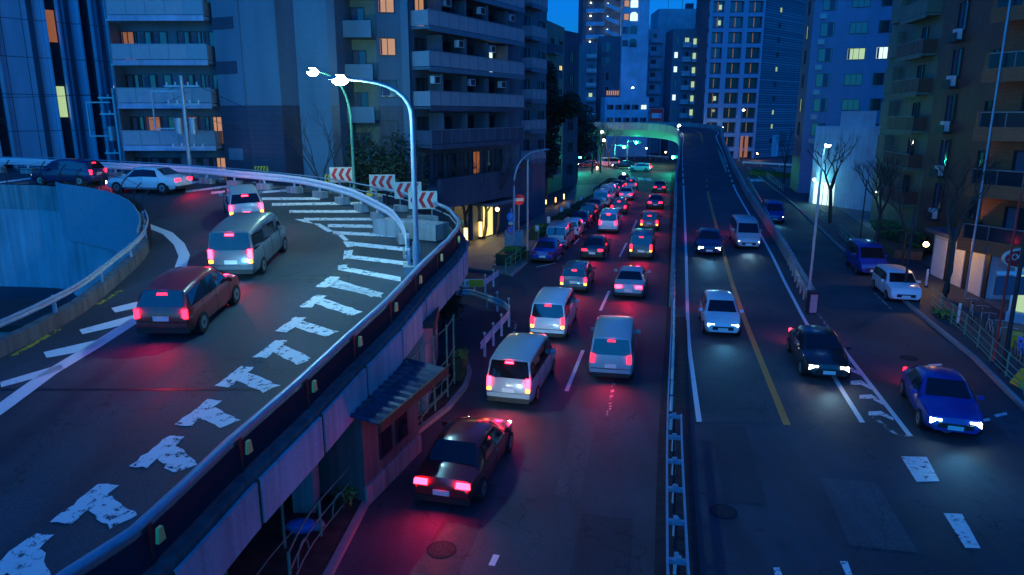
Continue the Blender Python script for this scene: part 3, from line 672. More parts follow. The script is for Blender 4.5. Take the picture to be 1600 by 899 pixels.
# stair tower, off the top of the frame
g = tower('stair_tower', 'dark blue tower with an open zigzag stair and small white landing lights', 907, 967, 190, 0, 'render_dark', 12, 52)
for k in range(10):
    z = zv(930,61,190)+(k-3)*3.05
    b = MB(); b.box(.8,g.L*.55,-.9,-.003,z,z+.9,'render_blue_hazed'); b.box(g.L*.97,g.L-.05,-.3,-.003,z-.5,z+2.5,'render_blue_hazed'); g.part('landing', b)
    b = MB(); b.ball((1.9,-.7,z+2.3),.16,'lamp_small'); b.ball((g.L*.62,-.7,z+2.1),.16,'lamp_small'); b.ball((g.L*.85,-.7,z+1.0),.16,'lamp_small'); g.part('landing_light', b)
    b = MB(); x0, x1 = g.L*.58, g.L*.92; b.add([(x0,-1,z+1.4),(x1,-1,z),(x1,-1,z+.9),(x0,-1,z+2.3),(x0,-.9,z+1.4),(x1,-.9,z),(x1,-.9,z+.9),(x0,-.9,z+2.3)],[(0,1,2,3),(7,6,5,4),(0,4,5,1),(3,2,6,7),(0,3,7,4),(1,5,6,2)],'render_blue_hazed'); g.part('stair_flight', b)
g = tower('arched_window_tower', 'tall blue tower with arched lit windows at the top of the picture', 968, 1008, 186, 0, 'render_blue_hazed', 12, 50)
for k in range(9):
    z = zv(985,12,186)+(k-3)*3.05
    lit = k in (2,3,4)
    b = MB(); n=8; w=.9; P=[(-w,0)]+[(w,0)]+[(cos(pi*i/n)*w, 1.3+sin(pi*i/n)*.7) for i in range(n+1)]
    vs=[(x,-.1,zz) for x,zz in P]; b.add(vs+[(x,-.003,zz) for x,zz in P],[tuple(range(len(P)))]+[(i,(i+1)%len(P),len(P)+(i+1)%len(P),len(P)+i) for i in range(len(P))],'lit_white' if lit else 'glass')
    o = b.build('window', g.root, g.at(g.L*.42,0,z), g.a); g.win(g.L*.12, z+.2, 1.3, 1.4, 'lit_warm' if lit else 'dark', 0, 'frame_dark')
g = tower('blue_tower', 'slender bright blue tower with paired small windows', 967, 1009, 192, 39, 'render_blue_hazed', 9)
zt = zv(985,57,192)
for k in range(6):
    z = zt-k*3.5; g.win(g.L*.42, z-.6, .75, 1.0, 'lit_warm' if k == 0 else 'dark', 0); g.win(g.L*.58, z-.6, .9, 1.2, 'lit_dim' if k == 5 else 'dark', 1)
g = tower('dark_glass_tower', 'dark glazed tower with a warm row of lights at its foot', 932, 967, 188, 57, 'render_dark', 9)
for k in range(7):
    z = zv(950,70,188)-k*3.45; g.win(g.L*.35, z-1.6, 1.7, 1.9, 'dark', 1)
for i in range(6):
    b = MB(); b.box(g.L*(.42+.095*i),g.L*(.47+.095*i),-.2,-.003,zv(950,149,188),zv(950,142,188),'lit_warm'); g.part('lit_window', b)
g = tower('pale_slim_block', 'slim pale block with stacked small balconies left of the dark glazed tower', 907, 931, 186, 67, 'tile_mid', 9)
for k in range(8):
    z = zv(920,80,186)-k*3.4; g.balc(g.L*.3, g.L*.95, z-1.8, .9, 1.0, 'rail_panel', 'tile_light'); g.win(g.L*.6, z-1.4, 1, 1.6, 'lit_green' if k in (3,6) else 'dark', 0, 'frame_dark')
g = tower('balcony_tower', 'blue block with a stack of dark recessed balconies', 1009, 1031, 196, 46, 'render_blue_hazed', 9)
for k in range(8):
    z = zv(1020,54,196)-k*3.2; g.balc(.2, g.L*.9, z-2, 1, 1.0, 'render_blue_hazed', 'render_blue_hazed'); g.win(g.L*.35, z-1.2, 1.3, 1.3, 'dark', 1, 'frame_dark'); 
g = tower('roof_tank_block', 'plain light blue block with aerials and tanks on its roof', 1022, 1100, 215, 14, 'render_pale', 12)
zt = zv(1060,14,215)
for x in (3,7,12):
    b = MB(); b.tube([(x,2,zt),(x,2,zt+3.5)], .06, 'dark_metal', 5); b.box(x-1,x+1,1.97,2.03,zt+2.8,zt+2.9,'dark_metal'); g.part('aerial', b)
b = MB(); b.box(8,10,1,3,zt,zt+1.6,'render_dark'); g.part('tank', b)
g = tower('corridor_flats', 'blocks of flats with a stack of green lit open corridors', 1046, 1098, 182, 45, 'tile_mid', 9)
for k in range(8):
    z = zv(1085,60,182)-k*3.3
    g.balc(g.L*.28, g.L*.52, z-2, .9, 1.0, 'rail_panel', 'render_blue_hazed'); g.win(g.L*.1, z-1.2, .9, 1.3, 'lit_white' if k in (1,2,4) else 'dark', 0); g.win(g.L*.4, z-1.4, 1.1, 1.5, 'lit_green' if k in (0,) else 'dark', 1, 'frame_dark')
    b = MB(); b.box(g.L*.6,g.L*.8,-.2,-.003,z-1.5,z-.1,'lit_green'); b.ball((g.L*.78,-.4,z-.5),.15,'lamp_small'); b.box(g.L*.57,g.L*.83,-1,-.004,z-2.2,z-1.5,'render_blue_hazed'); g.part('corridor', b)
    b = MB(); b.box(g.L*.9,g.L*.97,-.3,-.003,z-1.7,z-.5,'lit_green'); g.part('window', b)
g = tower('low_office', 'low wide office building with a band of windows behind the flyover bend', 945, 1013, 178, 152, 'render_blue_hazed', 9)
for zz in (zv(960,171,178), zv(960,191,178)):
    for i in range(5): g.win(g.L*(.12+.19*i), zz, 1.4, 1.0, 'lit_white' if (i == 4 and zz > 11) else 'dark', 1, 'frame_dark')
bo = building('billboard', 'framed dark red notice board standing above the flyover bend', XY(1015,176), 'sign')
b = MB(); z0, z1 = zv(1027,190,176), zv(1027,169,176); b.box(0,3.3,-.1,.1,z0,z1,'frame'); b.box(.15,3.15,-.14,-.101,z0+.15,z1-.15,'sign_red'); b.box(.5,2.8,-.17,-.141,z0+.75,z0+1.9,'render_pale'); b.box(2.2,2.7,-.18,-.171,z0+.9,z0+1.7,'sign_blue'); b.build('panel', bo)
b = MB(); b.box(.3,.5,.1,.25,0,z0,'frame'); b.box(2.8,3.0,.1,.25,0,z0,'frame'); b.build('support', bo)

# --- hotel with window grid
H0, H1, H2 = XY(1098,172), XY(1181,172), XY(1246,187)
bH = building('grid_hotel', 'tall hotel with a deep square window grid and a striped side wall', H0)
g = Fac(bH, H0, H1, 12, 0, 52, 'render_dark'); gx = lambda u: (u-1098)*g.L/83
zc = zv(1140,195,172)-1.9
bf = MB(); rows = list(range(-2,16)); 
for k in rows: bf.box(0,g.L,-.9,-.003,zc+k*3.3+2.45,zc+k*3.3+3.3,'hotel_frame')
for u0,u1 in ((1098,1103),(1120,1128),(1149,1156),(1178,1181)): bf.box(gx(u0),gx(u1),-.95,-.004,0,52,'hotel_frame')
g.part('grid_frame', bf)
for k in rows:
    for i,(a,c) in enumerate(((1103,1120),(1128,1149),(1156,1178))):
        z = zc+k*3.3; w = gx(c)-gx(a); b = MB(); b.box(gx(a)+.1,gx(c)-.1,-.05,-.004,z+.3,z+2.3,'glass'); x = gx(a)+w*.5
        b.box(x-.07,x+.07,-.09,-.051,z+.3,z+2.3,'lit_dim')
        if (k,i) in ((2,0),(8,0),(7,0),(10,0)): b.box(x+.2,x+.8,-.1,-.052,z+.7,z+1.7,'lit_green')
        g.part('window', b)
g = Fac(bH, H1, H2, 12, 0, 52, 'stripe_wall')
for k in range(-1,16): g.win(g.L*.38, zc+k*3.3+.9, .95, 1.0, 'lit_green' if k in (0,1,4,8,9,11) else 'dark', 1, 'frame_dark')
for i, (x, w) in enumerate(((g.L*.5,1.6),)):
    b = MB(); b.box(x-w,x+w,-.1,-.003,0,5.2,'render_pale'); g.part('annexe', b)
gb = Fac(bH, H0+Vector((2,-.8,0)), H0+Vector((7.5,-.8,0)), .6, 0, .1, 'kerb_stone', 'step')
fh = Fac(bH,H0,H1,1,0,.05,None)
for a_,c_ in ((1158,1162),(1165,1170)):
    b = MB(); b.box((a_-1098)*fh.L/83,(c_-1098)*fh.L/83,-1.0,-.955,.3,5.2,'lit_dim'); fh.part('entrance', b)
# bright slit of far glass building
g = tower('far_glass_tower', 'bright blue glass tower glimpsed in the gap right of the striped wall', 1240, 1262, 190, 0, 'rail_glass', 8, 55)
for k in range(10): 
    b = MB(); b.box(0,g.L,-.5,-.003,4+k*3,4.4+k*3,'frame'); g.part('slab_edge', b)

# --- royal blue tiled block on the right
Y = 94; a, c = XY(1257,Y), XY(1390,Y-4); bE = building('tiled_block', 'royal blue tiled block with dark square windows, two of them lit white', a)
g = Fac(bE, a, c, 10, 0, 34, 'tile_royal')
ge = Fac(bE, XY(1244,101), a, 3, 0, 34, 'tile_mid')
for k in range(0,10):
    z = zv(1330,212,Y)+k*3.0
    kd3 = {3:'lit_white'}.get(k,'dark'); kd2 = {3:'lit_green'}.get(k,'dark'); kd1 = 'dark'
    g.win(g.L*.18, z, 1.5, 1.5, kd1, 0, 'frame_dark'); g.win(g.L*.54, z+.15, 1.9, 1.25, kd2, 2, 'frame_dark'); g.win(g.L*.88, z+.15, 2.1, 1.3, kd3, 2, 'frame_dark')
    b = MB(); b.box(g.L*.08,g.L*.16,-.3,-.003,z-1.0,z-.4,'frame'); g.part('vent_box', b)
    ge.win(ge.L*.5, z, 1.0, 1.6, 'lit_green' if k in (1,4,7) else 'dark', 0, 'frame_dark')
# white low building with lit door
a, c = XY(1277,83), XY(1400,74); bW = building('white_annexe', 'low white annexe with a stepped roof and a lit doorway beside the street', a)
zt = zv(1290,197,83); g = Fac(bW, a, c, 6, 0, zt, 'render_white')
b = MB(); b.prism([(g.L*.3,.3),(g.L*.75,.3),(g.L*.3,3)], zt, zt+1.6, 'render_white'); g.part('roof_box', b)
b = MB(); b.box(.6,3.4,-.06,-.003,0,2.6,'lit_white'); g.part('doorway', b)
b = MB(); 
for x in (1.2,1.9,2.6): b.box(x,x+.06,-.1,-.061,0,2.6,'frame')
g.part('door_frame', b)
DO = g.A+Vector((cos(g.a)*1.2-sin(g.a)*-.8, sin(g.a)*1.2+cos(g.a)*-.8, 2.9))
# --- green-beige and brown blocks
a, c = XY(1378,68), XY(1455,57); bF = building('green_beige_flats', 'green beige block of flats with projecting balconies beside the blue tiled block', a)
g = Fac(bF, a, c, 10, 0, 30, 'tile_green')
for k in range(0,9):
    z = 3.2+k*2.9
    b = MB(); b.box(g.L*.1,g.L*.28,-.5,-.003,z,z+2.1,'tile_green'); g.part('oriel', b)
    g.balc(g.L*.45, g.L*.95, z-.4, 1.0, 1.2, 'tile_brown' if k < 5 else 'tile_green', 'tile_green'); g.win(g.L*.72, z+.2, 1.1, 1.7, 'dark', 1, 'frame_dark')
a, c = XY(1455,55), XY(1572,44); bG = building('brown_flats', 'dark brown tiled flats with white cooling units hung in window bays', a)
g = Fac(bG, a, c, 10, 0, 30, 'tile_brown')
for k in range(0,8):
    z = 2.7+k*3.05
    g.win(g.L*.3, z+.6, 1.3, 1.9, 'dark', 1, 'frame_dark')
    b = MB(); b.box(g.L*.3-.75,g.L*.3+.75,-.6,-.003,z-.1,z+.05,'frame_dark'); b.box(g.L*.3-.7,g.L*.3+.7,-.6,-.56,z+.05,z+.5,'frame_dark'); g.part('window_ledge', b)
    b = MB(); b.box(g.L*.3-.2,g.L*.3+.5,-.5,-.15,z+.06,z+.75,'white_metal'); b.box(g.L*.3-.05,g.L*.3+.3,-.53,-.501,z+.3,z+.5,'frame_dark'); g.part('cooling_unit', b)
    g.win(g.L*.8, z+.8, .8, 1.2, 'dark', 0, 'frame_dark')
# --- orange balconies at the right edge
a, c = XY(1556,40.5), Vector((27.5,30,0)); c = Vector((31,31,0)); bO = building('orange_flats', 'orange tiled flats with rounded glass balconies at the right edge', a)
g = Fac(bO, a, c, 10, 0, 26, 'tile_orange')
for k in range(1,8):
    z = -.05+k*3.0
    g.balc(.15, g.L-1, z, 1.5, 1.15, 'glass', 'tile_orange'); 
    b = MB(); b.box(-.03,.14,-1.6,-.003,z-.1,z+1.25,'tile_orange'); b.box(-.03,g.L-1,-1.68,-1.58,z-.3,z+.42,'tile_orange'); g.part('balcony_edge', b)
    g.win(2.0, z+.25, 1.3, 1.9, 'dark', 1, 'frame_dark'); g.win(5.4, z+.25, 1.3, 1.9, 'dark', 1, 'frame_dark')
b = MB(); b.tube([(.9,-1.75,0),(.9,-1.75,26)], .055, 'blue_metal', 8); g.part('drain_pipe', b)
# garages
ga = G(1535,470); gc = G(1450,430)
gr_ = thing('garage', 'low white garage row with a grey flat roof beside the brown flats', 'garage', (gc.x,gc.y,.1))
dd = Vector((ga.x-gc.x, ga.y-gc.y, 0)); Lg = dd.length; aa = atan2(dd.y, dd.x)
b = MB(); b.box(0,Lg,.1,4.5,0,2.7,'render_white'); 
for i in range(3): b.box(Lg*(.05+.33*i),Lg*(.27+.33*i),.03,.097,0,2.4,'white_metal')
for i in range(3): b.box(Lg*(.29+.33*i),Lg*(.35+.33*i),.02,.095,0,2.6,'frame_dark')
b.build('wall', gr_, (0,0,0), aa)
b = MB(); b.box(-.3,Lg+.3,-.4,4.8,2.705,2.95,'render_dark'); b.build('roof', gr_, (0,0,0), aa)
# shop front at the frame edge, its sign
sh = G(1572,505); shp = thing('street_shop', 'pale green lit shop under the orange flats', 'shop', (sh.x,sh.y,.1))
b = MB(); b.box(0,5,0,3,0,3.0,'render_white'); b.box(-.06,5,-.05,-.003,0,.5,'render_blue_hazed'); b.build('wall', shp, (0,0,0), radians(-55))
b = MB(); b.box(.3,1.1,-.07,-.051,.6,2.6,'lit_green'); b.box(1.3,3,-.07,-.051,.6,2.6,'lit_green'); b.build('window', shp, (0,0,0), radians(-55))
def text_mesh(txt, size, m, depth=.012):
    c = bpy.data.curves.new('lettering','FONT'); c.body = txt; c.size = size; c.align_x = 'CENTER'; c.align_y = 'CENTER'; c.extrude = depth
    o = bpy.data.objects.new('t', c); COL.objects.link(o); me = bpy.data.meshes.new_from_object(o.evaluated_get(bpy.context.evaluated_depsgraph_get()))
    bpy.data.objects.remove(o); me.materials.clear(); me.materials.append(M[m]); return me
def stand(o): o.rotation_euler = (pi/2, 0, o.rotation_euler[2]); return o
p = PT(1596,404,30); sg = thing('shop_sign', 'oval red shop sign with pale lettering at the right edge', 'sign', p)
b = MB(); n = 28
def ell(a, bb, y): return [(cos(2*pi*i/n)*a, y, sin(2*pi*i/n)*bb) for i in range(n)]
b.add(ell(.8,.42,-.06)+ell(.8,.42,.1), [tuple(range(n))]+[(i,(i+1)%n,n+(i+1)%n,n+i) for i in range(n)]+[tuple(range(2*n-1,n-1,-1))], 'sign_white')
b.add(ell(.74,.37,-.08)+ell(.74,.37,-.061), [tuple(range(n))]+[(i,(i+1)%n,n+(i+1)%n,n+i) for i in range(n)], 'sign_red'); b.build('board', sg)
stand(mk('lettering', text_mesh('XXM', .4, 'sign_white'), sg, (-.2,-.09,.06)))
b = MB(); b.box(-.9,3,-.04,.08,-.72,-.56,'white_metal'); b.box(-.9,3,-.03,.08,-1.6,-.8,'render_dark'); b.build('lower_board', sg)

# --- sheds under the ramp
def shed(name, label, u0, v0, u1, v1, h, dep, m, roofm, over=.5):
    a, c = G(u0,v0), G(u1,v1); d = c-a; r = thing(name, label, 'shed', (a.x,a.y,0)); L = d.length; an = atan2(d.y, d.x)
    b = MB(); b.box(0,L,0,dep,0,h,m); b.build('wall', r, (0,0,0), an); return r, L, an
r, L, an = shed('lean_to_shed', 'weathered concrete shed with a corrugated lean-to roof beside the fence', 572,790, 655,705, 2.75, 3.4, 'shed_wall' if 'shed_wall' in M else 'concrete', None)
b = MB(); n = 46; vs = []
for i in range(n+1):
    x = -.5+(L+1)*i/n; z = .05*sin(i*1.6); vs += [(x,-.75,2.62+z),(x,3.6,3.25+z),(x,-.75,2.59+z),(x,3.6,3.22+z)]
fs = [(4*i,4*i+4,4*i+5,4*i+1) for i in range(n)]+[(4*i+2,4*i+3,4*i+7,4*i+6) for i in range(n)]+[(4*i,4*i+2,4*i+6,4*i+4) for i in range(n)]
b.add(vs, fs, 'galv_roof'); b.build('roof', r, (0,0,0), an)
b = MB(); b.box(-.5,L+.5,-.82,-.76,2.4,2.66,'rust'); b.build('fascia', r, (0,0,0), an)
for x in (L*.25, L*.55):
    b = MB(); b.box(x,x+.7,-.05,-.003,.9,2.1,'frame_dark'); b.box(x+.06,x+.64,-.06,-.051,.96,2.04,'glass'); b.build('window', r, (0,0,0), an)
b = MB(); b.box(-.05,L+.02,-.08,-.004,0,.55,'concrete'); b.build('plinth', r, (0,0,0), an)
r, L, an = shed('tall_shed', 'taller grey metal clad hut with a dark flat roof under the ramp', 668,650, 685,560, 3.2, 2.6, 'rail_panel', None)
b = MB(); b.box(-.3,L+.3,-.3,2.9,3.2,3.42,'frame_dark'); b.box(-.3,L+.3,-.36,-.301,3.05,3.42,'rust'); b.build('roof', r, (0,0,0), an)
b = MB(); b.tube([(L*.4,-.12,3.0),(L*.4,-.12,1.2)], .05, 'rust', 6); b.build('drain_pipe', r, (0,0,0), an)
# hut inside the well
h0 = G(0,520,0); ht = thing('flat_roof_hut', 'small hut with a black flat roof inside the well of the ramp', 'hut', (-19.5,24.5,0))
b = MB(); b.box(-3,2.2,0,3,0,2.6,'wall_concrete'); b.build('wall', ht); b = MB(); b.box(-3.5,2.7,-.4,3.4,2.605,2.85,'black'); b.build('roof', ht)

# far skyline left of the apartment house
far = [(183,197,420,118,'render_blue_hazed'),(150,192,300,128,'render_pale'),(186,204,150,140,'render_dark')]
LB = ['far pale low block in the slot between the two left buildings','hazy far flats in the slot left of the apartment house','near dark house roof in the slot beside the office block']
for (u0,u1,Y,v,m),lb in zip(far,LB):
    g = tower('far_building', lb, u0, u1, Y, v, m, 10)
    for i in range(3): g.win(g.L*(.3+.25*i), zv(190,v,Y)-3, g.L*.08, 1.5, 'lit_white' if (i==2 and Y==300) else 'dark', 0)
# ================================================================ VEHICLES
def carpaint(n, c, r=.3): mat(n, c, r, 0, spec=.6, coat=.6)
carpaint('paint_white', (.72,.74,.76)); carpaint('paint_silver', (.4,.42,.44)); carpaint('paint_black', (.02,.02,.024)); carpaint('paint_blue', (.02,.04,.3)); carpaint('paint_navy', (.01,.02,.09)); carpaint('paint_grey', (.14,.15,.16)); carpaint('paint_red', (.35,.02,.02)); carpaint('paint_teal', (.1,.4,.45))
mat('tyre', (.015,.015,.015), .85); mat('rim', (.35,.36,.38), .35, .8); mat('plate', (.75,.76,.72), .5); mat('bumper_black', (.02,.02,.02), .6)
mat('tail_on', (.5,.01,.01), .4, emit=(1,.006,.02), es=15); mat('tail_dim', (.5,.01,.01), .4, emit=(1,.01,.03), es=6); mat('tail_hot', (.5,.01,.01), .4, emit=(1,.012,.03), es=28); mat('tail_off', (.3,.01,.012), .2, coat=1); mat('amber_on', (.6,.2,.01), .4, emit=(1,.22,.01), es=22)
carpaint('paint_bronze', (.2,.13,.08)); mat('head_on', (1,1,1), .3, emit=(1,.9,.66), es=40); mat('head_cool', (1,1,1), .3, emit=(.6,.93,1), es=40); mat('head_off', (.45,.47,.5), .12, coat=1); mat('box_panel', (.5,.56,.58), .4, .2, .06, 2)
# spec: length, width, stations (y from rear 0..1, z_belt, z_top, w_belt, w_top), cabin station indices
SPEC = {
 'saloon': dict(L=4.55, W=1.78, st=[(0,.62,.66,.80,.74),(.03,.80,.86,.88,.80),(.16,.88,.98,.95,.83),(.30,.90,1.38,.98,.66),(.45,.90,1.44,1,.68),(.58,.89,1.41,1,.67),(.73,.86,.96,.98,.80),(.90,.78,.82,.93,.80),(.975,.66,.70,.84,.74),(1,.50,.54,.74,.66)], cab=(2,3,4,5,6)),
 'hatch': dict(L=3.95, W=1.69, st=[(0,.60,.64,.84,.80),(.02,.92,.98,.92,.82),(.09,.95,1.42,.96,.70),(.30,.95,1.54,.99,.72),(.50,.94,1.54,1,.72),(.62,.93,1.47,1,.70),(.78,.92,1.0,.98,.82),(.93,.82,.86,.92,.80),(.98,.68,.72,.86,.76),(1,.5,.54,.78,.7)], cab=(1,2,4,5,6)),
 'minivan': dict(L=4.7, W=1.73, st=[(0,.60,.64,.88,.84),(.015,1.02,1.08,.95,.88),(.05,1.05,1.74,.97,.80),(.30,1.05,1.86,1,.82),(.60,1.04,1.86,1,.82),(.72,1.02,1.74,1,.80),(.86,1.0,1.08,.98,.86),(.96,.86,.9,.93,.84),(.985,.7,.74,.88,.8),(1,.5,.54,.82,.74)], cab=(1,2,4,5,6)),
 'estate': dict(L=4.2, W=1.69, st=[(0,.60,.64,.86,.82),(.02,.94,1.0,.93,.86),(.07,.96,1.44,.96,.76),(.30,.96,1.53,.99,.77),(.55,.95,1.53,1,.77),(.64,.94,1.46,1,.75),(.79,.93,1.0,.98,.84),(.95,.84,.88,.94,.84),(.985,.7,.74,.9,.8),(1,.48,.52,.84,.74)], cab=(1,2,4,5,6)),
 'taxi': dict(L=4.4, W=1.7, st=[(0,.62,.66,.84,.78),(.025,.92,.98,.92,.84),(.10,.95,1.5,.96,.74),(.30,.95,1.72,.99,.76),(.50,.94,1.75,1,.76),(.62,.93,1.62,1,.74),(.77,.92,1.02,.98,.82),(.93,.84,.9,.93,.82),(.98,.7,.74,.86,.78),(1,.5,.54,.78,.7)], cab=(1,2,4,5,6)),
}
VM = {}
def vehicle_meshes(kind, paint):
    k = (kind, paint)
    if k in VM: return VM[k]
    s = SPEC[kind]; L, Wd = s['L'], s['W']/2; R = {}
    st = s['st']; b = MB(); vs = []; nr = 14
    def ring(y, zb, zt, wb, wt):
        yy = (y-.5)*L; lo = .22 if .04 < y < .96 else .3
        h = [(.0,lo),(Wd*wb*.86,lo),(Wd*wb*.97,lo+.1),(Wd*min(1,wb*1.01),(lo+zb)*.52),(Wd*wb*.975,zb),(Wd*(wt+.03),zt-.07),(Wd*(wt-.08),zt-.005),(0,zt+.02)]
        return [(x,yy,z) for x,z in h]+[(-x,yy,z) for x,z in h[-2:0:-1]]
    # interpolate stations once for a smoother body
    fine = []
    for i in range(len(st)-1):
        a, c = st[i], st[i+1]; fine.append(a)
        if c[0]-a[0] > .1: fine.append(tuple((p+q)/2+(.012 if j in (2,) and abs(c[2]-a[2])<.2 else 0) for j,(p,q) in enumerate(zip(a,c))))
    fine.append(st[-1])
    for q in fine: vs += ring(*q)
    N = len(ring(*st[0])); fs = [(i*N+j, i*N+(j+1)%N, (i+1)*N+(j+1)%N, (i+1)*N+j) for i in range(len(fine)-1) for j in range(N)]
    fs += [tuple(range(N))[::-1], tuple((len(fine)-1)*N+j for j in range(N))]
    b.add(vs, fs, paint, True)
    me = b.mesh('body')
    bm = bmesh.new(); bm.from_mesh(me); bmesh.ops.recalc_face_normals(bm, faces=bm.faces)
    for e in bm.edges:
        if len(e.link_faces) == 2 and e.calc_face_angle(0) > .6: e.smooth = False
    bm.to_mesh(me); bm.free(); R['body'] = me
    c0, c1, c2, c3, c4 = s['cab']
    P = lambda i: st[i]
    def pt(i, side, f, push=.018):   # f 0 belt .. 1 roof edge
        y, zb, zt, wb, wt = P(i); z0, z1 = zb, zt-.07; x0, x1 = Wd*wb*.975, Wd*(wt+.03)
        return Vector((side*(x0+(x1-x0)*f+push), (y-.5)*L, z0+(z1-z0)*f))
    def glass(name, pts, nrm):
        n = Vector(nrm)*.02; b = MB(); q = [tuple(Vector(p)+n) for p in pts]; b.add(q, [tuple(range(len(q)))], 'glass_car'); R[name] = b.mesh(name)
    def front_pane(i_top, i_bot, sgn):
        yt, _, ztt, _, wtt = P(i_top); yb, zbb, ztb, wb_, wtb = P(i_bot)
        A = Vector((0,(yt-.5)*L,ztt)); Bq = Vector((0,(yb-.5)*L,ztb)); d = Bq-A
        p0 = A+d*.07; p1 = A+d*.95; w0 = Wd*(wtt-.06); w1 = Wd*(wtb-.04)
        nn = Vector((0,-d.z,d.y)); nn = nn.normalized()
        if nn.y*sgn < 0: nn = -nn
        return [(-w0,p0.y,p0.z),(w0,p0.y,p0.z),(w1,p1.y,p1.z),(-w1,p1.y,p1.z)], nn
    q, n = front_pane(c3, c4, 1); glass('windscreen', q, n)
    q, n = front_pane(c1, c0, -1); glass('rear_window', q, n)
    for sd, nm in ((1,'r'),(-1,'l')):
        b = MB(); pts = [pt(c1,sd,.10),pt(c1,sd,.88)]
        mids = [i for i in range(c1+1,c3)]
        up = [pt(i,sd,.90) for i in range(c1,c3+1)]; lo = [pt(i,sd,.08) for i in range(c1,c3+1)]
        # extend towards the pillars
        yb = P(c0); yf = P(c4)
        lo[0] = lo[0].lerp(pt(c0,sd,0), .35); lo[-1] = lo[-1].lerp(pt(c4,sd,0), .55)
        vs = [tuple(p) for p in lo]+[tuple(p) for p in up]; m = len(lo)
        b.add(vs, [(i,i+1,m+i+1,m+i) for i in range(m-1)], 'glass_car')
        xm = (lo[1]+up[1])/2
        for yy in (lo[0].lerp(lo[-1],.42),):
            pass
        R['side'+nm] = b.mesh('side_window')
    b = MB(); r = .31
    b.tube([(-.1,0,0),(.1,0,0)], r, 'tyre', 20); b.tube([(-.108,0,0),(.108,0,0)], r*.62, 'rim', 14); b.tube([(-.112,0,0),(.112,0,0)], r*.2, 'bumper_black', 8); R['wheel'] = b.mesh('wheel')
    b = MB(); b.tube([(-.07,0,0),(.07,0,0)], r+.06, 'bumper_black', 20); R['arch'] = b.mesh('wheel_arch')
    b = MB(); b.box(-.22,.22,-.02,.02,0,.14,'plate'); R['plate'] = b.mesh('number_plate')
    b = MB(); b.box(-.09,.09,-.06,.06,-.05,.07,paint); R['mirror'] = b.mesh('mirror')
    def at_f(y):
        for a, c in zip(st, st[1:]):
            if a[0] <= y <= c[0]:
                t = (y-a[0])/(c[0]-a[0]); return tuple(p+(q-p)*t for p,q in zip(a,c))
    b = MB()
    for y in (.24,.46,.70):
        rg = ring(*at_f(y))
        for sd in (1,-1): b.tube([(sd*(x+.002),yy,z) for x,yy,z in rg[2:6 if y != .24 else 5]], .008, 'bumper_black', 4)
    for sd in (1,-1): b.tube([(sd*(Wd*min(1,at_f(y)[3])*.985+.004),(y-.5)*L,.30) for y in (.2,.4,.6,.74)], .012, 'bumper_black', 4)
    for y in ((st[1][0]+.004, st[2][0]+.12) if kind == 'saloon' else (st[1][0]+.004,)) + (st[-3][0]-.01,):
        q_ = at_f(min(y,.99)); b.tube([(x*Wd*q_[4]*.9,(y-.5)*L,q_[2]+.012-.02*x*x) for x in (-1,-.5,0,.5,1)], .007, 'bumper_black', 4)
    R['seams'] = b.mesh('body_seams')
    b = MB(); b.box(-.02,.02,-.09,.09,0,.03,'rim'); R['handle'] = b.mesh('door_handle')
    q_ = at_f((st[c4][0]*.9+st[c3][0]*.1)); b = MB(); zz_ = q_[2]+.03; yy_ = ((st[c4][0]*.9+st[c3][0]*.1)-.5)*L
    for x in (-.35,.15): b.tube([(x,yy_,zz_),(x+.45,yy_-.12,zz_+.08)], .01, 'bumper_black', 4)
    R['wiper'] = b.mesh('wiper')
    VM[k] = R; return R
LMESH = {}
def lamp_mesh(nm, w, h, m, d=.09):
    k = (nm, w, h, m)
    if k not in LMESH:
        b = MB(); vs = [(-w/2,-d/2,0),(w/2,-d/2,0),(w/2,d/2,0),(-w/2,d/2,0),(-w/2*.9,-d/2,h),(w/2*.9,-d/2,h),(w/2*.9,d/2,h),(-w/2*.9,d/2,h)]
        b.add(vs, [(0,3,2,1),(4,5,6,7),(0,1,5,4),(1,2,6,5),(2,3,7,6),(3,0,4,7)], m); LMESH[k] = b.mesh(nm)
    return LMESH[k]
LDATA = {}
def spot(name, root, loc, direc, col, energy, size=100, blend=1, rad=.15):
    k = (name, col, energy, size)
    if k not in LDATA:
        l = bpy.data.lights.new(name, 'SPOT'); l.color = col; l.energy = energy; l.spot_size = radians(size); l.spot_blend = blend; l.shadow_soft_size = rad; LDATA[k] = l
    o = bpy.data.objects.new(name, LDATA[k]); COL.objects.link(o); o.parent = root; o.location = loc
    o.rotation_mode = 'QUATERNION'; o.rotation_quaternion = Vector(direc).to_track_quat('-Z','Y'); return o
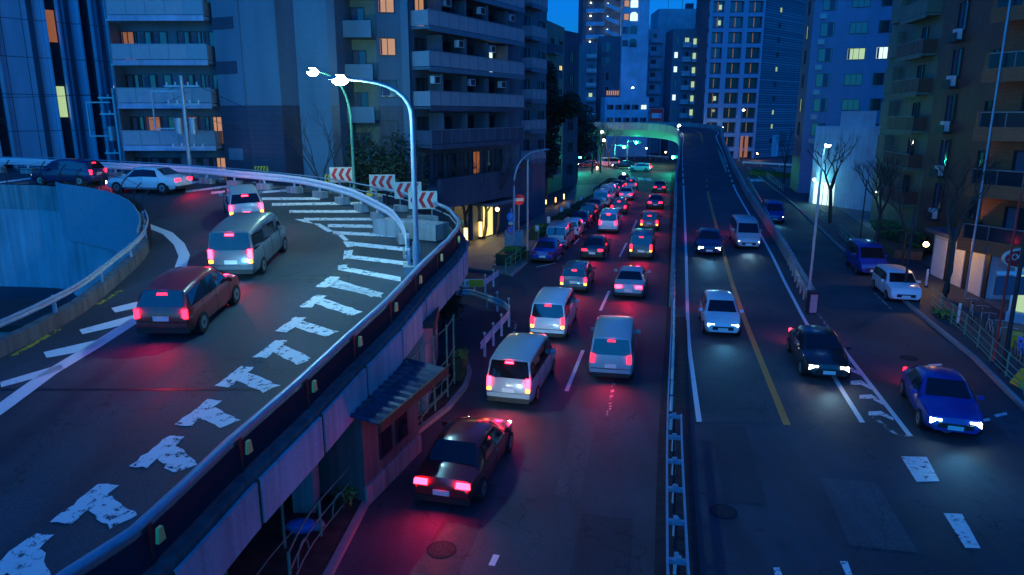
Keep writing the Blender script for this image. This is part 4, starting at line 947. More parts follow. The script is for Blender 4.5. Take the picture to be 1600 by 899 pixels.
def vehicle(kind, paint, p, h, label, tail=None, head=None, group=None, name=None, amber=False, cat=None, power=1):
    """p: ground point under the centre, h: heading; tail/head: material names when lit"""
    s = SPEC[kind]; R = vehicle_meshes(kind, paint); L, Wd = s['L'], s['W']/2
    root = thing(name or {'saloon':'saloon_car','hatch':'hatchback','minivan':'minivan','estate':'estate_car','taxi':'taxi'}[kind], label, cat or ('van' if kind=='minivan' else 'car'), p, h-pi/2, group)
    mk('body', R['body'], root); mk('windscreen', R['windscreen'], root); mk('rear_window', R['rear_window'], root); mk('side_window', R['sider'], root); mk('side_window', R['sidel'], root)
    for sy in (-.31, .32):
        for sx_ in (-1, 1):
            w = mk('wheel', R['wheel'], root, (sx_*(Wd-.095), sy*L, .31)); mk('wheel_arch', R['arch'], w, (-sx_*.045, 0, .02))
    st = s['st']; tall = kind in ('minivan','taxi'); y0 = -L/2
    zt = .98 if kind == 'minivan' else .86 if kind in ('taxi','estate','hatch') else .70
    tm = tail or 'tail_off'
    if tail: tm = ('tail_on','tail_dim','tail_hot')[(len(label)*7)%3]
    mk('body_seams', R['seams'], root); mk('door_handle', R['handle'], root, (Wd*.985,-.02*L,.80 if not kind=='minivan' else .92)); mk('door_handle', R['handle'], root, (-Wd*.985,-.02*L,.80 if not kind=='minivan' else .92)); mk('wiper', R['wiper'], root)
    for sx_ in (-1, 1):
        if kind in ('saloon',): mk('tail_light', lamp_mesh('tail_light',.38,.14,tm), root, (sx_*Wd*.64, y0+.06, zt-.02))
        else: mk('tail_light', lamp_mesh('tail_light',.16,.34 if tall else .26,tm), root, (sx_*Wd*.80, y0+.06, zt-.18))
        if amber: mk('indicator', lamp_mesh('indicator',.14,.1,'amber_on'), root, (sx_*Wd*.80, y0+.04, zt-.32))
        mk('headlight', lamp_mesh('headlight',.34,.15,head or 'head_off',.14), root, (sx_*Wd*.62, L/2-.115, .50))
        mk('mirror', R['mirror'], root, (sx_*(Wd+.08), .18*L, 1.0 if kind!='minivan' else 1.15))
    if tail and kind != 'saloon': mk('brake_light', lamp_mesh('brake_light',.3,.05,tm), root, (0, (st[2][0]-.5)*L-.06, st[2][2]-.12))
    mk('number_plate', R['plate'], root, (0, y0-.01, .46 if kind=='saloon' else .62)); mk('number_plate', R['plate'], root, (0, L/2+.005, .36))
    b = MB(); k = ('bump', kind)
    if k not in VM:
        b.box(-Wd*.86,Wd*.86,-L/2-.03,-L/2+.12,.26,.42,'bumper_black'); VM[k] = b.mesh('bumper')
        b = MB(); b.box(-Wd*.55,Wd*.55,L/2-.08,L/2+.02,.40,.56,'bumper_black'); VM[('grille', kind)] = b.mesh('grille')
    mk('bumper', VM[k], root); mk('grille', VM[('grille', kind)], root)
    if kind == 'taxi':
        b = MB(); b.box(-.2,.2,-.08,.08,0,.14,'lamp_small'); b.build('roof_light', root, (0,.05,1.78))
    if tail: spot('tail_glow', root, (0, y0-.12, .85), (0,-1,-.7), (1,.01,.07), 120*power, 140)
    if head: spot('headlight_beam', root, (0, L/2+.15, .68), (0,1,-.13), (.15,.6,1) if head=='head_cool' else (.3,.58,.75), 110*power, 80)
    return root
def on_path(img, v, zf=0.0, rev=False):     # place on a lane path given in the photo, at the row v of the rear axle
    P = [G(u, w, zf) for u, w in img]
    for i in range(len(img)-1):
        (u0,v0),(u1,v1) = img[i], img[i+1]
        if min(v0,v1) <= v <= max(v0,v1):
            t = (v-v0)/(v1-v0); p = G(u0+(u1-u0)*t, v, zf); d = P[i+1]-P[i]; return p, atan2(d.y, d.x)
TR = 'cars heading away in the near lane'; TR2 = 'cars heading away in the lane beside the median'; TB = 'cars coming down the flyover'
LANE1 = [(560,960),(625,899),(690,800),(755,700),(820,600),(868,510),(912,430),(950,365),(972,325),(988,292)]
LANE2 = [(880,960),(900,899),(925,760),(944,650),(960,560),(978,480),(1003,400),(1020,340),(1033,290),(1030,272)]
def go(lane, v, kind, paint, label, back=2.2, zf=0.0, rev=False, **kw):
    p, h = on_path(lane, v, zf); s = SPEC[kind]['L']/2
    p = p+Vector((cos(h),sin(h),0))*s
    z = zf(p.x,p.y) if callable(zf) else zf; p.z = z+.02
    if rev: h += pi
    r = vehicle(kind, paint, p, h, label, **kw)
    if callable(zf):
        c, sn = cos(h), sin(h); dz = (zf(p.x+c*1.4,p.y+sn*1.4)-zf(p.x-c*1.4,p.y-sn*1.4))/2.8; dx = (zf(p.x+sn*.8,p.y-c*.8)-zf(p.x-sn*.8,p.y+c*.8))/1.6
        r.rotation_euler = (math.atan(dz), -math.atan(dx), h-pi/2)
    return r
t = 'tail_on'
go(LANE1, 800, 'saloon', 'paint_red', 'dark red saloon, nearest car in the left lane of the central road', tail=t, head='head_on', group=TR)
go(LANE1, 640, 'minivan', 'paint_silver', 'silver minivan with lit tail lights, second in the left lane of the central road', tail=t, head='head_on', group=TR, amber=True)
go(LANE1, 535, 'minivan', 'paint_white', 'white minivan glaring in following headlights beside the island guardrail', tail=t, head='head_cool', group=TR, amber=True)
go(LANE1, 460, 'hatch', 'paint_grey', 'grey hatchback with amber indicators in front of the white minivan', tail=t, head='head_on', group=TR, amber=True)
go(LANE1, 408, 'saloon', 'paint_black', 'black saloon in moving traffic level with the parked blue saloon', tail=t, head='head_on', group=TR)
go(LANE1, 366, 'minivan', 'paint_white', 'white minivan in moving traffic halfway up the parked row', tail=t, head='head_cool', group=TR)
go(LANE1, 336, 'hatch', 'paint_red', 'red hatchback with lit tail lights ahead of the farther white minivan', tail=t, head='head_on', group=TR)
go(LANE1, 314, 'saloon', 'paint_white', 'white saloon close to the far junction in the left lane', tail=t, head='head_on', group=TR)
go(LANE1, 298, 'hatch', 'paint_silver', 'small silver hatchback first in the left lane at the junction', tail=t, head='head_on', group=TR)
go(LANE2, 600, 'minivan', 'paint_silver', 'silver minivan alone in the middle of the lane beside the median', tail=t, head='head_cool', group=TR2)
go(LANE2, 470, 'saloon', 'paint_silver', 'silver saloon ahead of the silver minivan beside the median', tail=t, head='head_on', group=TR2)
go(LANE2, 408, 'minivan', 'paint_black', 'black minivan with amber lamps beside the start of the flyover wall', tail=t, head='head_on', group=TR2, amber=True)
go(LANE2, 362, 'hatch', 'paint_red', 'red hatchback beside the flyover wall behind the dark saloon', tail=t, head='head_on', group=TR2, amber=True)
go(LANE2, 328, 'saloon', 'paint_navy', 'navy saloon beside the flyover wall near the far junction', tail=t, head='head_on', group=TR2)
go(LANE2, 302, 'saloon', 'paint_black', 'dark saloon at the head of the lane under the green signal', tail=t, head='head_on', group=TR2)
for i, (u, v, k, pc, lb, hd) in enumerate(((1000,268,'hatch','paint_white','white hatchback turning left in the junction under the flyover',-20),(975,263,'saloon','paint_black','black saloon turning left in the junction beneath the signals',-8),(948,261,'minivan','paint_silver','silver minivan leaving the junction to the left',0),(922,262,'saloon','paint_red','red saloon farthest left in the junction behind the bare trees',0))):
    p = G(u, v); vehicle(k, pc, p+Vector((0,0,.01)), pi+radians(hd), lb, tail=t, head='head_on', group='cars turning at the far junction')
# flyover, coming towards us (headlights at the near end)
FL = [(1090,900),(1240,899),(1180,700),(1125,520),(1106,400),(1098,330),(1088,260),(1083,220)]
FL = [(1237,899),(1180,690),(1127,525),(1107,398),(1099,330),(1090,260)]
FR = [(1480,899),(1375,730),(1275,570),(1210,460),(1165,385),(1140,320),(1118,260)]
def come(lane, v, kind, paint, label, zf, **kw):
    return go(lane, v, kind, paint, label, zf=zf, rev=True, **kw)
come(FL, 530, 'hatch', 'paint_white', 'white hatchback with cool headlights coming down the left lane of the flyover foot', ZB, head='head_cool', tail=t, group=TB)
come(FL, 402, 'saloon', 'paint_navy', 'navy saloon with headlights on, left lane of the flyover', ZB, head='head_cool', tail=t, group=TB)
come(FR, 392, 'minivan', 'paint_silver', 'silver minivan with warm headlights, right lane of the flyover', ZB, head='head_on', tail=t, group=TB)
come(FR, 600, 'saloon', 'paint_black', 'black saloon with warm headlights leaving the flyover beside the hatched marking', ZB, head='head_on', tail=t, group=TB)
SR = [(1600,860),(1520,740),(1430,590),(1345,490),(1290,430),(1240,385),(1190,325)]
come(SR, 350, 'minivan', 'paint_blue', 'blue minivan with headlights on beside the fence of the flyover', 0.0, head='head_cool', tail=t, group='cars on the right hand street')
come(SR, 690, 'saloon', 'paint_blue', 'blue saloon with headlights on near the worn stop line', 0.0, head='head_cool', tail=t, group='cars on the right hand street')
# ramp
RP = [(-60,790),(60,690),(190,590),(300,500),(375,430),(402,385),(385,345),(320,310),(200,292),(60,284),(0,282)]
TRp = 'cars climbing the curved ramp'
go(RP, 535, 'hatch', 'paint_red', 'red hatchback with red tail lights, nearest car on the curved ramp', zf=ZR, tail=t, head='head_cool', group=TRp)
go(RP, 440, 'minivan', 'paint_grey', 'grey minivan with orange indicators in the bend of the ramp', zf=ZR, tail=t, head='head_cool', group=TRp, amber=True)
go(RP, 352, 'hatch', 'paint_silver', 'silver hatchback turning through the tight bend of the ramp', zf=ZR, tail=t, head='head_on', group=TRp, amber=True)
for u, v, hd, k, pc, lb in ((235,300,170,'saloon','paint_white','white saloon on the far leg of the ramp'),(110,289,174,'hatch','paint_navy','navy hatchback on the far leg of the ramp behind the wire fence')):
    p = G(u,v,ZR); r = vehicle(k, pc, p+Vector((0,0,.01)), radians(hd), lb, tail=t, head='head_on', group=TRp)
# parked cars
PKp = gpts([(838,411),(868,388),(898,366),(920,349),(936,335),(948,324),(957,315)])
pk = [((847,413),'saloon','paint_blue','blue saloon parked first in the kerbside row with its plate showing','parked_car'),
 ((868,391),'minivan','paint_silver','silver minivan parked behind the blue saloon'),((889,374),'hatch','paint_white','white hatchback parked third in the kerbside row'),
 ((903,359),'saloon','paint_navy','navy saloon parked in front of the white hatchback'),((916,346),'hatch','paint_black','black hatchback parked in the middle of the kerbside row'),
 ((926,335),'saloon','paint_grey','grey saloon parked in the kerbside row before the white pair'),((938,325),'minivan','paint_white','nearer of two white vans parked side on to the hedge'),
 ((947,316),'minivan','paint_white','farther of two white vans parked in the kerbside row'),((955,308),'hatch','paint_blue','blue hatchback parked behind the farther white van'),((962,301),'saloon','paint_black','last black saloon in the kerbside row')]
hp = atan2(*( (G(965,290)-G(850,413)).yx ))
for it in pk:
    p = G(*it[0]); p = p+Vector((cos(hp),sin(hp),0))*SPEC[it[1]]['L']/2; vehicle(it[1], it[2], p+Vector((0,0,.004)), hp, it[3], group='cars parked along the left kerb')
p = G(974,292); vehicle('taxi', 'paint_black', p, hp+pi, 'dark taxi with amber lamps facing us beyond the parked row', head='amber_on', power=.02)
q1 = G(1407,470); q2 = G(1360,430); hr = atan2(*((G(1310,385)-G(1440,495)).yx))
vehicle('estate', 'paint_white', q1+Vector((cos(hr),sin(hr),0))*1.2, hr+pi, 'white estate car parked in the marked bay by the garages', group='cars parked on the right')
vehicle('minivan', 'paint_blue', q2+Vector((cos(hr),sin(hr),0))*1.6, hr+pi, 'shiny dark blue car parked behind the white estate', group='cars parked on the right', cat='car')
# ================================================================ STREET FURNITURE
def point(name, root, loc, col, energy, rad=.12):
    k = (name, col, energy)
    if k not in LDATA:
        l = bpy.data.lights.new(name, 'POINT'); l.color = col; l.energy = energy; l.shadow_soft_size = rad; LDATA[k] = l
    o = bpy.data.objects.new(name, LDATA[k]); COL.objects.link(o); o.parent = root; o.location = loc; return o
def lamp(label, base, top, head, r=.075, m='galv', lit='lamp_white', energy=0, col=(.6,1,.85), hw=.35, group=None, name='street_lamp', arm=True):
    base, top, head = Vector(base), Vector(top), Vector(head); root = thing(name, label, 'street lamp', base, 0, group)
    b = MB(); H = top.z-base.z; d = head-top
    pts = [Vector((0,0,0)), Vector((0,0,H*.5)), Vector((top.x-base.x, top.y-base.y, H*.78))]
    c0 = pts[-1]; e = head-base
    for i in range(1, 9):
        t = i/8; pts.append(c0*(1-t)**2+2*t*(1-t)*Vector((top.x-base.x, top.y-base.y, e.z*1.0))+e*t*t)
    if not arm: pts = [Vector((0,0,0)), e*.5, e]
    b.tube(pts, r, m, 10, r*.5); b.build('pole', root)
    b = MB(); b.tube([(0,0,0),(0,0,min(1.3,H*.18))], r*1.45, m, 10); b.build('base', root)
    an = atan2(d.y, d.x) if d.length > .2 else 0
    b = MB(); b.ball((0,0,.0), hw, m, (1,.42,.22), 12); b.build('lamp_head', root, e+Vector((cos(an)*hw*.5,sin(an)*hw*.5,.03)), an)
    b = MB(); b.ball((0,0,0), hw*.66, lit, (1,.8,.62), 12); b.build('lamp_glass', root, e+Vector((cos(an)*hw*.5,sin(an)*hw*.5,-.03)), an)
    if energy: point('lamp_light', root, e+Vector((cos(an)*hw*.5,sin(an)*hw*.5,-.3)), col, energy)
    return root
mat('lamp_ramp', (1,1,1), .5, emit=(1,1,.62), es=60)
pb0 = G(652,432,ZR); hd = PT(541,124,24.6); tp = PT(640,170,25.6)
lamp('tall curved street lamp glowing white on the ramp edge', pb0, Vector((pb0.x,pb0.y,tp.z+1.2)), hd, .1, 'blue_metal', 'lamp_ramp', 1500, (.25,.75,1), .42)
b2 = PT(553,275,40); hd2 = PT(494,112,38)
lamp('second street lamp glowing yellow green behind the chevron signs', (b2.x,b2.y,0), Vector((b2.x,b2.y,PT(548,130,40).z+.4)), hd2, .09, 'green_paint', 'lamp_ramp', 600, (.35,.9,.75), .5)
# unlit arched lamp and a straight pole near the parked row
c = G(803,402); lamp('unlit arched street lamp beside the parking signs', c, Vector((c.x,c.y,PT(812,262,c.y).z)), PT(850,235,c.y+1), .08, 'blue_metal', 'glass', 0, hw=.3)
c = G(824,412); r = thing('pole', 'straight grey pole standing behind the arched lamp at the parked row', 'pole', c); b = MB(); b.tube([(0,0,0),(0,0,PT(822,250,c.y).z)], .07, 'galv', 8); b.build('shaft', r); b = MB(); b.tube([(0,0,.0),(0,0,.9)], .1, 'rust', 8); b.build('sleeve', r)
# right: tall slim lamp on the flyover end
c = G(1262,478); hh = PT(1292,226,37); lamp('tall slim street lamp at the end of the flyover wall', c, Vector((c.x,c.y,PT(1276,222,c.y).z)), hh, .07, 'galv', 'lamp_small', 50, (.2,.7,1), .28)
c = G(1267,490); r = thing('control_box', 'dark metal control box at the foot of the slim lamp', 'box', (c.x,c.y,0)); b = MB(); b.box(-.22,.22,-.2,.2,0,1.15,'galv_dark'); b.box(-.25,.25,-.23,.23,1.155,1.2,'galv_dark'); b.build('cabinet', r); b = MB(); b.box(-.18,.18,-.225,-.203,.1,1.05,'galv'); b.build('door', r)
# far lamps
for i,(u,v,Y,ub,lit,en,lb) in enumerate(((939,206,150,939,'lamp_white',150,'bright warm street lamp just above the flyover girder'),(941,219,140,941,'lamp_white',250,'bright street lamp hanging under the flyover girder'),(1127,200,165,1129,'lamp_white',150,'street lamp glowing by the outer bend of the flyover'),
     (1160,172,160,1160,'lamp_small',0,'tall thin lamp in front of the grid hotel'),(1059,196,132,1060,'lamp_small',60,'lamp standing on the inner edge of the flyover'),(1106,136,180,1106,'lamp_small',0,'small white lamp high against the left hotel windows'),(987,137,178,987,'lamp_small',0,'thin lamp mast in front of the slender blue tower'))):
    p = PT(u,v,Y); z0 = 7.6 if ub in (1060,) else 0
    lamp(lb, (p.x,p.y,z0), (p.x,p.y,p.z), p, .09, 'galv', lit, en, (.6,.9,.8), .5, arm=False)
    
# traffic signals
def signal(label, u, v, Y, side=-1, lit=True):
    p = PT(u,v,Y); r = thing('traffic_signal', label, 'traffic light', (p.x+side*2.2,p.y,0), 0, 'green traffic signals at the far junction')
    b = MB(); b.tube([(0,0,0),(0,0,p.z+.5)], .09, 'galv', 8); b.build('pole', r); b = MB(); b.tube([(0,0,p.z+.3),(-side*2.2,0,p.z+.3)], .05, 'galv', 6); b.build('arm', r)
    b = MB(); b.box(-.65,.65,-.12,.12,-.22,.22,'dark_metal'); b.build('housing', r, (-side*2.2,-.02,p.z))
    for i,x in enumerate((-.42,0,.42)):
        b = MB(); b.tube([(0,-.13,0),(0,-.2,0)], .24, 'lamp_green' if i == 0 else 'frame_dark', 14); b.build('lens', r, (-side*2.2+x,-.02,p.z))
    point('signal_glow', r, (-side*2.2-.42,-.5,p.z), (.03,1,.6), 900)
signal('green traffic signal hanging left of centre under the flyover', 978, 230, 146)
signal('green traffic signal a little higher under the flyover', 997, 223, 152)
signal('green traffic signal beside the flyover wall', 1055, 246, 128, 1)
signal('green traffic signal among the bare trees on the left', 910, 246, 130)
# chevron signs
def chev_board(w, h, n=3, bgm='sign_white', fg='sign_red'):
    b = MB(); b.box(-w/2,w/2,-.02,.02,0,h,bgm); k = MB(); s = w/(n+.6)
    for i in range(n):
        x = -w/2+s*.25+i*s*1.02
        P = [(x,h*.5),(x+s*.5,h*.93),(x+s*1.0,h*.93),(x+s*.5,h*.5),(x+s*1.0,h*.07),(x+s*.5,h*.07)]
        k.add([(a,-.026,c_) for a,c_ in P]+[(a,-.0205,c_) for a,c_ in P], [(0,1,2,3),(0,3,4,5)]+[(j,(j+1)%6,6+(j+1)%6,6+j) for j in range(6)], fg)
    return b.mesh('board'), k.mesh('chevrons')
cb = chev_board(1.36,.85)
for i,(u,v,us,lb) in enumerate(((535,292,1.0,'leftmost red chevron board, in front of the second lamp'),(598,305,1,'red chevron board second from the left on the ramp bend'),(638,318,1,'red chevron board partly hidden by its right neighbour'),(661,334,1,'nearest red chevron board, behind the tall lamp pole'))):
    zf = lambda x, y: ZR(x,y)+.55
    p = G(u, v-5, zf); dr_ = atan2(p.y, p.x)-pi/2
    r = thing('chevron_sign', lb, 'road sign', (p.x,p.y,ZR(p.x,p.y)), dr_*.6, 'red chevron boards round the ramp bend')
    mk('board', cb[0], r, (0,0,.62)); mk('chevrons', cb[1], r, (0,0,.62))
    for x in (-.42,.42): b = MB(); b.tube([(x,.05,0),(x,.05,1.3)], .03, 'blue_metal', 6); b.build('post', r)
    b = MB(); b.box(-.75,.75,-.3,.3,0,.3,'concrete'); b.build('foot', r)
cy = chev_board(.8,.42,4,'sign_yellow','black')
for u,v,lb in ((409,272,'small yellow and black chevron board behind the white guardrail'),(519,286,'yellow and black chevron board half hidden by the leftmost red board')):
    p = G(u, v, lambda x,y: ZR(x,y)+.5); r = thing('hazard_board', lb, 'road sign', (p.x,p.y,ZR(p.x,p.y)), .2, 'yellow hazard boards on the ramp'); mk('board', cy[0], r, (0,0,.55)); mk('chevrons', cy[1], r, (0,0,.55)); b = MB(); b.box(-.04,.04,.02,.06,0,.8,'galv'); b.build('post', r)
for u,v,lb in ((578,308,'small yellow marker block at the foot of the second chevron board'),(592,312,'dimmer yellow marker block under the second chevron board'),(637,330,'yellow marker block beside the nearest chevron board')):
    p = G(u,v,ZR); b = MB(); b.add([(-.2,-.1,0),(.2,-.1,0),(.2,.1,0),(-.2,.1,0),(-.14,-.04,.35),(.14,-.04,.35),(.14,.04,.35),(-.14,.04,.35)],[(0,3,2,1),(4,5,6,7),(0,1,5,4),(1,2,6,5),(2,3,7,6),(3,0,4,7)],'sign_yellow'); tag(b.build('marker_block', None, p), lb, 'marker', 'yellow marker blocks')
b = MB(); p = G(662,372,ZR); b.box(-2.4,1.0,-.5,.5,0,.7,'concrete'); tag(b.build('concrete_barrier', None, p, -.5), 'long concrete barrier block behind the tall lamp on the ramp', 'barrier')
# island guardrails
g0 = lambda x,y: 0.0
guardrail('island_guardrail', 'white guardrail with ball topped posts rounding the island in the junction', [tuple(G(u,v)[:2]) for u,v in [(755,560),(775,535),(796,510),(797,500),(785,490),(765,482)]], g0, 1.5, side=-1, caps=True)
guardrail('back_guardrail', 'blue white guardrail curving behind the island towards the ramp', [tuple(G(u,v)[:2]) for u,v in [(765,482),(735,472),(700,474),(670,478)]], g0, 2.6, m='blue_metal', side=-1)
guardrail('short_guardrail', 'short white guardrail at the mouth of the side street', [tuple(G(u,v)[:2]) for u,v in [(756,459),(768,450),(782,440)]], g0, 1.6, side=-1, caps=True)
p = G(711,462); q = G(747,462); r = thing('barricade', 'low white barricade with yellow ends across the side street', 'barricade', p); L_ = (q-p).length
b = MB(); b.box(-.3,L_+.3,-.04,.04,.5,.95,'white_metal'); b.box(-.3,.15,-.05,-.041,.52,.93,'sign_yellow'); b.box(L_-.5,L_+.3,-.05,-.041,.52,.93,'sign_yellow'); b.build('board', r)
for x in (.3,.7,1.1,1.5): b = MB(); b.box(x*L_/2.2,x*L_/2.2+.12,-.048,-.041,.6,.85,'green_paint'); b.build('board_mark', r)
for x in (.2, L_-.2): b = MB(); b.tube([(x,.06,0),(x,.06,.6)], .05, 'white_metal', 8); b.build('leg', r)
def cone(label, p):
    r = thing('traffic_cone', label, 'cone', p); b = MB(); b.tube([(0,0,.03),(0,0,.7)], .16, 'cone_red', 12, .03); b.build('body', r); b = MB(); b.box(-.2,.2,-.2,.2,0,.035,'cone_red'); b.build('base', r); b = MB(); b.tube([(0,0,.34),(0,0,.46)], .098, 'reflector_white', 12, .078); b.build('band', r)
cone('pale orange traffic cone beside the green hedge', G(773,423))
# road signs near the parked row
c = G(800,400); r = thing('sign_post', 'sign post with a round blue parking sign above a round no parking sign', 'road sign', (c.x-.05,c.y-.25,0))
b = MB(); zt = PT(800,325,c.y).z; b.tube([(0,0,0),(0,0,zt)], .04, 'blue_metal', 8); b.build('post', r)
def disc(R, m, y, th=.01, n=24):
    b = MB(); b.add([(cos(2*pi*i/n)*R,y,sin(2*pi*i/n)*R) for i in range(n)]+[(cos(2*pi*i/n)*R,y+th,sin(2*pi*i/n)*R) for i in range(n)], [tuple(range(n)),tuple(range(2*n-1,n-1,-1))]+[(i,(i+1)%n,n+(i+1)%n,n+i) for i in range(n)], m); return b
z1, z2 = PT(800,338,c.y).z, PT(800,358,c.y).z
disc(.32,'sign_blue',-.08).build('sign_disc', r, (0,0,z1)); stand(mk('lettering', text_mesh('P', .42, 'sign_white'), r, (0,-.1,z1)))
b = MB(); b.box(-.2,.2,-.09,-.07,-.1,.1,'sign_white'); b.build('plate', r, (0,0,(z1+z2)/2))
disc(.32,'sign_red',-.08).build('sign_disc', r, (0,0,z2)); o = disc(.24,'sign_blue',-.092).build('sign_face', r, (0,0,z2)); b = MB(); b.add([(-.2,-.1,.16),(-.16,-.1,.2),(.2,-.1,-.16),(.16,-.1,-.2),(-.2,-.094,.16),(-.16,-.094,.2),(.2,-.094,-.16),(.16,-.094,-.2)],[(0,1,2,3),(0,4,5,1),(1,5,6,2),(2,6,7,3),(3,7,4,0)],'sign_red'); b.build('bar', r, (0,0,z2))
c = G(811,372); z3 = PT(811,312,c.y).z; r = thing('no_entry_sign', 'round red sign with a white band and lettering left of the grey pole', 'road sign', (c.x,c.y,0)); b = MB(); b.tube([(0,0,0),(0,0,z3+.4)], .035, 'galv', 6); b.build('post', r); disc(.46,'sign_red',-.07).build('sign_disc', r, (0,0,z3)); b = MB(); b.box(-.36,.36,-.085,-.072,-.12,.12,'sign_white'); b.build('band', r, (0,0,z3))
# cabinets
for u,v,lb in ((797,392,'green grey utility cabinet behind the parking sign post'),(809,392,'narrow brown utility cabinet right of the green grey one')):
    c = G(u,v); r = thing('utility_cabinet', lb, 'cabinet', (c.x,c.y,.1)); b = MB(); b.box(-.4,.4,-.25,.25,0,1.45,'concrete'); b.build('body', r); b = MB(); b.box(-.34,.34,-.275,-.253,.1,1.35,'galv'); b.build('door', r)
# median railing
PM = dense([p for p in MED if 3 <= p.y <= 48], .5)
mr = thing('median_railing', 'steel railing with short white marker posts along the median', 'railing', PM[0])
near_ = [p for p in PM if p.y < 21.4]
b = MB(); b.wall(PM, .62, .8, .05, 'blue_metal', -.0); pb(b, 'rail', mr)
Q = offset(near_, .42); b = MB(); b.wall(Q, .62, .8, .05, 'blue_metal', 0); pb(b, 'rail', mr)
for i,(p,h) in enumerate(along(PM, 1.55, .6)):
    n_ = Vector((sin(h),-cos(h),0)); nr = p.y < 21.4
    b = MB(); b.tube([(0,0,.02),(0,0,.55)], .055, 'reflector_white', 10); b.build('marker_post', mr, p+n_*(.21 if nr else .12)-mr.location)
    if nr:
        b = MB(); b.box(.0,.11,-.42,0,.66,.76,'blue_metal'); b.box(.03,.08,-.24,-.18,0,.66,'matte_dark'); b.box(0,.1,-.27,-.15,.761,.83,'blue_metal'); b.build('bracket', mr, p+Vector((cos(h),sin(h),0))*.95-mr.location, h)
    elif i%2 == 0: b = MB(); b.box(-.04,.04,-.04,.04,0,.62,'galv_dark'); b.build('post', mr, p-mr.location, h)
mat('median_soil', (.02,.024,.028), .95, 0, .4, 4, .4)
MD = dense([p for p in MED if p.y > 2], 2)
b = MB(); b.strip(offset(MD,-.25), offset(MD,.75), .03, 'median_soil'); tag(b.build('median_strip'), kind='structure')
# fence at the flyover foot, right side
FF = dense([tuple(G(u,v)[:2]) for u,v in [(1262,482),(1246,455),(1228,420),(1213,392)]], .6)
guardrail('flyover_guardrail', 'grey guardrail on dark posts from the slim lamp up to the flyover fence', [tuple(p[:2]) for p in FF], g0, 1.3, m='galv', side=1, h=.9)
FF = dense([tuple(G(u,v)[:2]) for u,v in [(1211,388),(1196,352),(1180,318),(1168,292)]], 1)
r = thing('panel_fence', 'pale blue slatted fence between the flyover and the right hand street', 'fence', FF[0]); b = MB(); b.wall(FF, .1, 1.3, .04, 'rail_glass'); pb(b, 'panel', r)
for p,h in along(FF, 2.0, .1): b = MB(); b.box(-.05,.05,-.06,.06,0,1.45,'blue_metal'); b.build('post', r, p-r.location, h)
# pavement fences
def pipe_fence(label, pts, m, h=.85, step=2.0, bars=(.82,.45,.12), loops=False, name='pipe_fence', z=0.12):
    P = dense(pts, .5); r = thing(name, label, 'fence', P[0]+Vector((0,0,z))); b = MB()
    for zz in bars: b.tube([(p.x,p.y,z+zz) for p in P], .022, m, 5)
    o = b.build('rail', r); o.location = -r.location
    for p,hh in along(P, step, .05):
        b = MB(); b.tube([(0,0,0),(0,0,h)], .035, m, 6); b.build('post', r, p+Vector((0,0,z))-r.location)
    if loops:
        for p,hh in along(P, step, step*.5):
            b = MB(); b.tube([Vector((cos(hh)*cos(a)*.35, sin(hh)*cos(a)*.35, z+.12+.45*sin(a))) for a in [pi*i/8 for i in range(9)]], .018, m, 5); b.build('hoop', r, p-r.location)
    return r
KRg = gpts([(1600,622),(1555,578),(1515,536),(1480,505),(1453,480)])
pipe_fence('green pipe fence with bicycles behind it, lower right pavement', [tuple(p[:2]) for p in KRg], 'green_paint', 1.0, 1.9, (.95,.6,.3,.12))
pipe_fence('green pipe fence between the bare trees behind the dark blue car', [tuple(p[:2]) for p in gpts([(1340,400),(1310,368)])], 'green_paint', .9, 1.9)
pipe_fence('short green pipe fence at the foot of the tallest bare tree', [tuple(p[:2]) for p in gpts([(1292,353),(1274,337)])], 'green_paint', .9, 1.9)
pipe_fence('pale pipe fence far up the right hand street by the crossing', [tuple(p[:2]) for p in gpts([(1224,300),(1197,278)])], 'galv', .9, 2.2)
pipe_fence('green pipe fence in front of the hedge by the parked row', [tuple(p[:2]) for p in gpts([(790,428),(806,416),(822,404)])], 'green_paint', .8, 1.2)
UF = [tuple(G(u,v)[:2]) for u,v in [(455,935),(490,862),(558,775),(600,715),(640,672),(680,635),(704,610)]]
pipe_fence('low green fence with hoops on the verge beside the sheds', UF, 'green_paint', .95, 2.1, (.92,.5,.1), True)
TF = [tuple((G(u,v)+Vector((-.45,0,0)))[:2]) for u,v in [(395,985),(455,890),(530,800)]]
pipe_fence('tall green post fence below the side panels of the ramp', TF, 'green_paint', 3.0, 2.6, (2.9,1.5,.2))
TF = [tuple(G(u,v)[:2]) for u,v in [(640,700),(668,660),(698,628),(712,600)]]
pipe_fence('tall thin green scaffold fence beside the grey metal hut', TF, 'green_paint', 2.7, 1.3, (2.6,1.4,.3))
# guard posts, poles on the right
for u,v,h_,m,lb,rr in ((1495,512,1.1,'reflector_white','white bollard at the end of the green pipe fence',.06),(1551,572,7.0,'red_paint','slim red pole on the pavement near the shop sign',.045),(1566,585,7.2,'dark_metal','dark pole next to the slim red pole',.08),
        (1342,392,5.2,'dark_metal','thin dark pole between the bare trees',.05),(1356,300,5.0,'dark_metal','thin dark pole in front of the white annexe',.06),(1411,470,5.0,'dark_metal','thin dark pole behind the white estate car',.07),(1446,452,1.1,'white_metal','white bollard right of the white estate car',.06)):
    c = G(u,v); r = thing('bollard' if h_ < 2 else 'pole', lb, 'bollard' if h_ < 2 else 'pole', (c.x,c.y,.1)); b = MB(); b.tube([(0,0,0),(0,0,h_)], rr, m, 8); b.build('shaft', r); b = MB(); b.tube([(0,0,0),(0,0,.12)], rr*1.8, 'galv_dark', 8); b.build('foot', r)
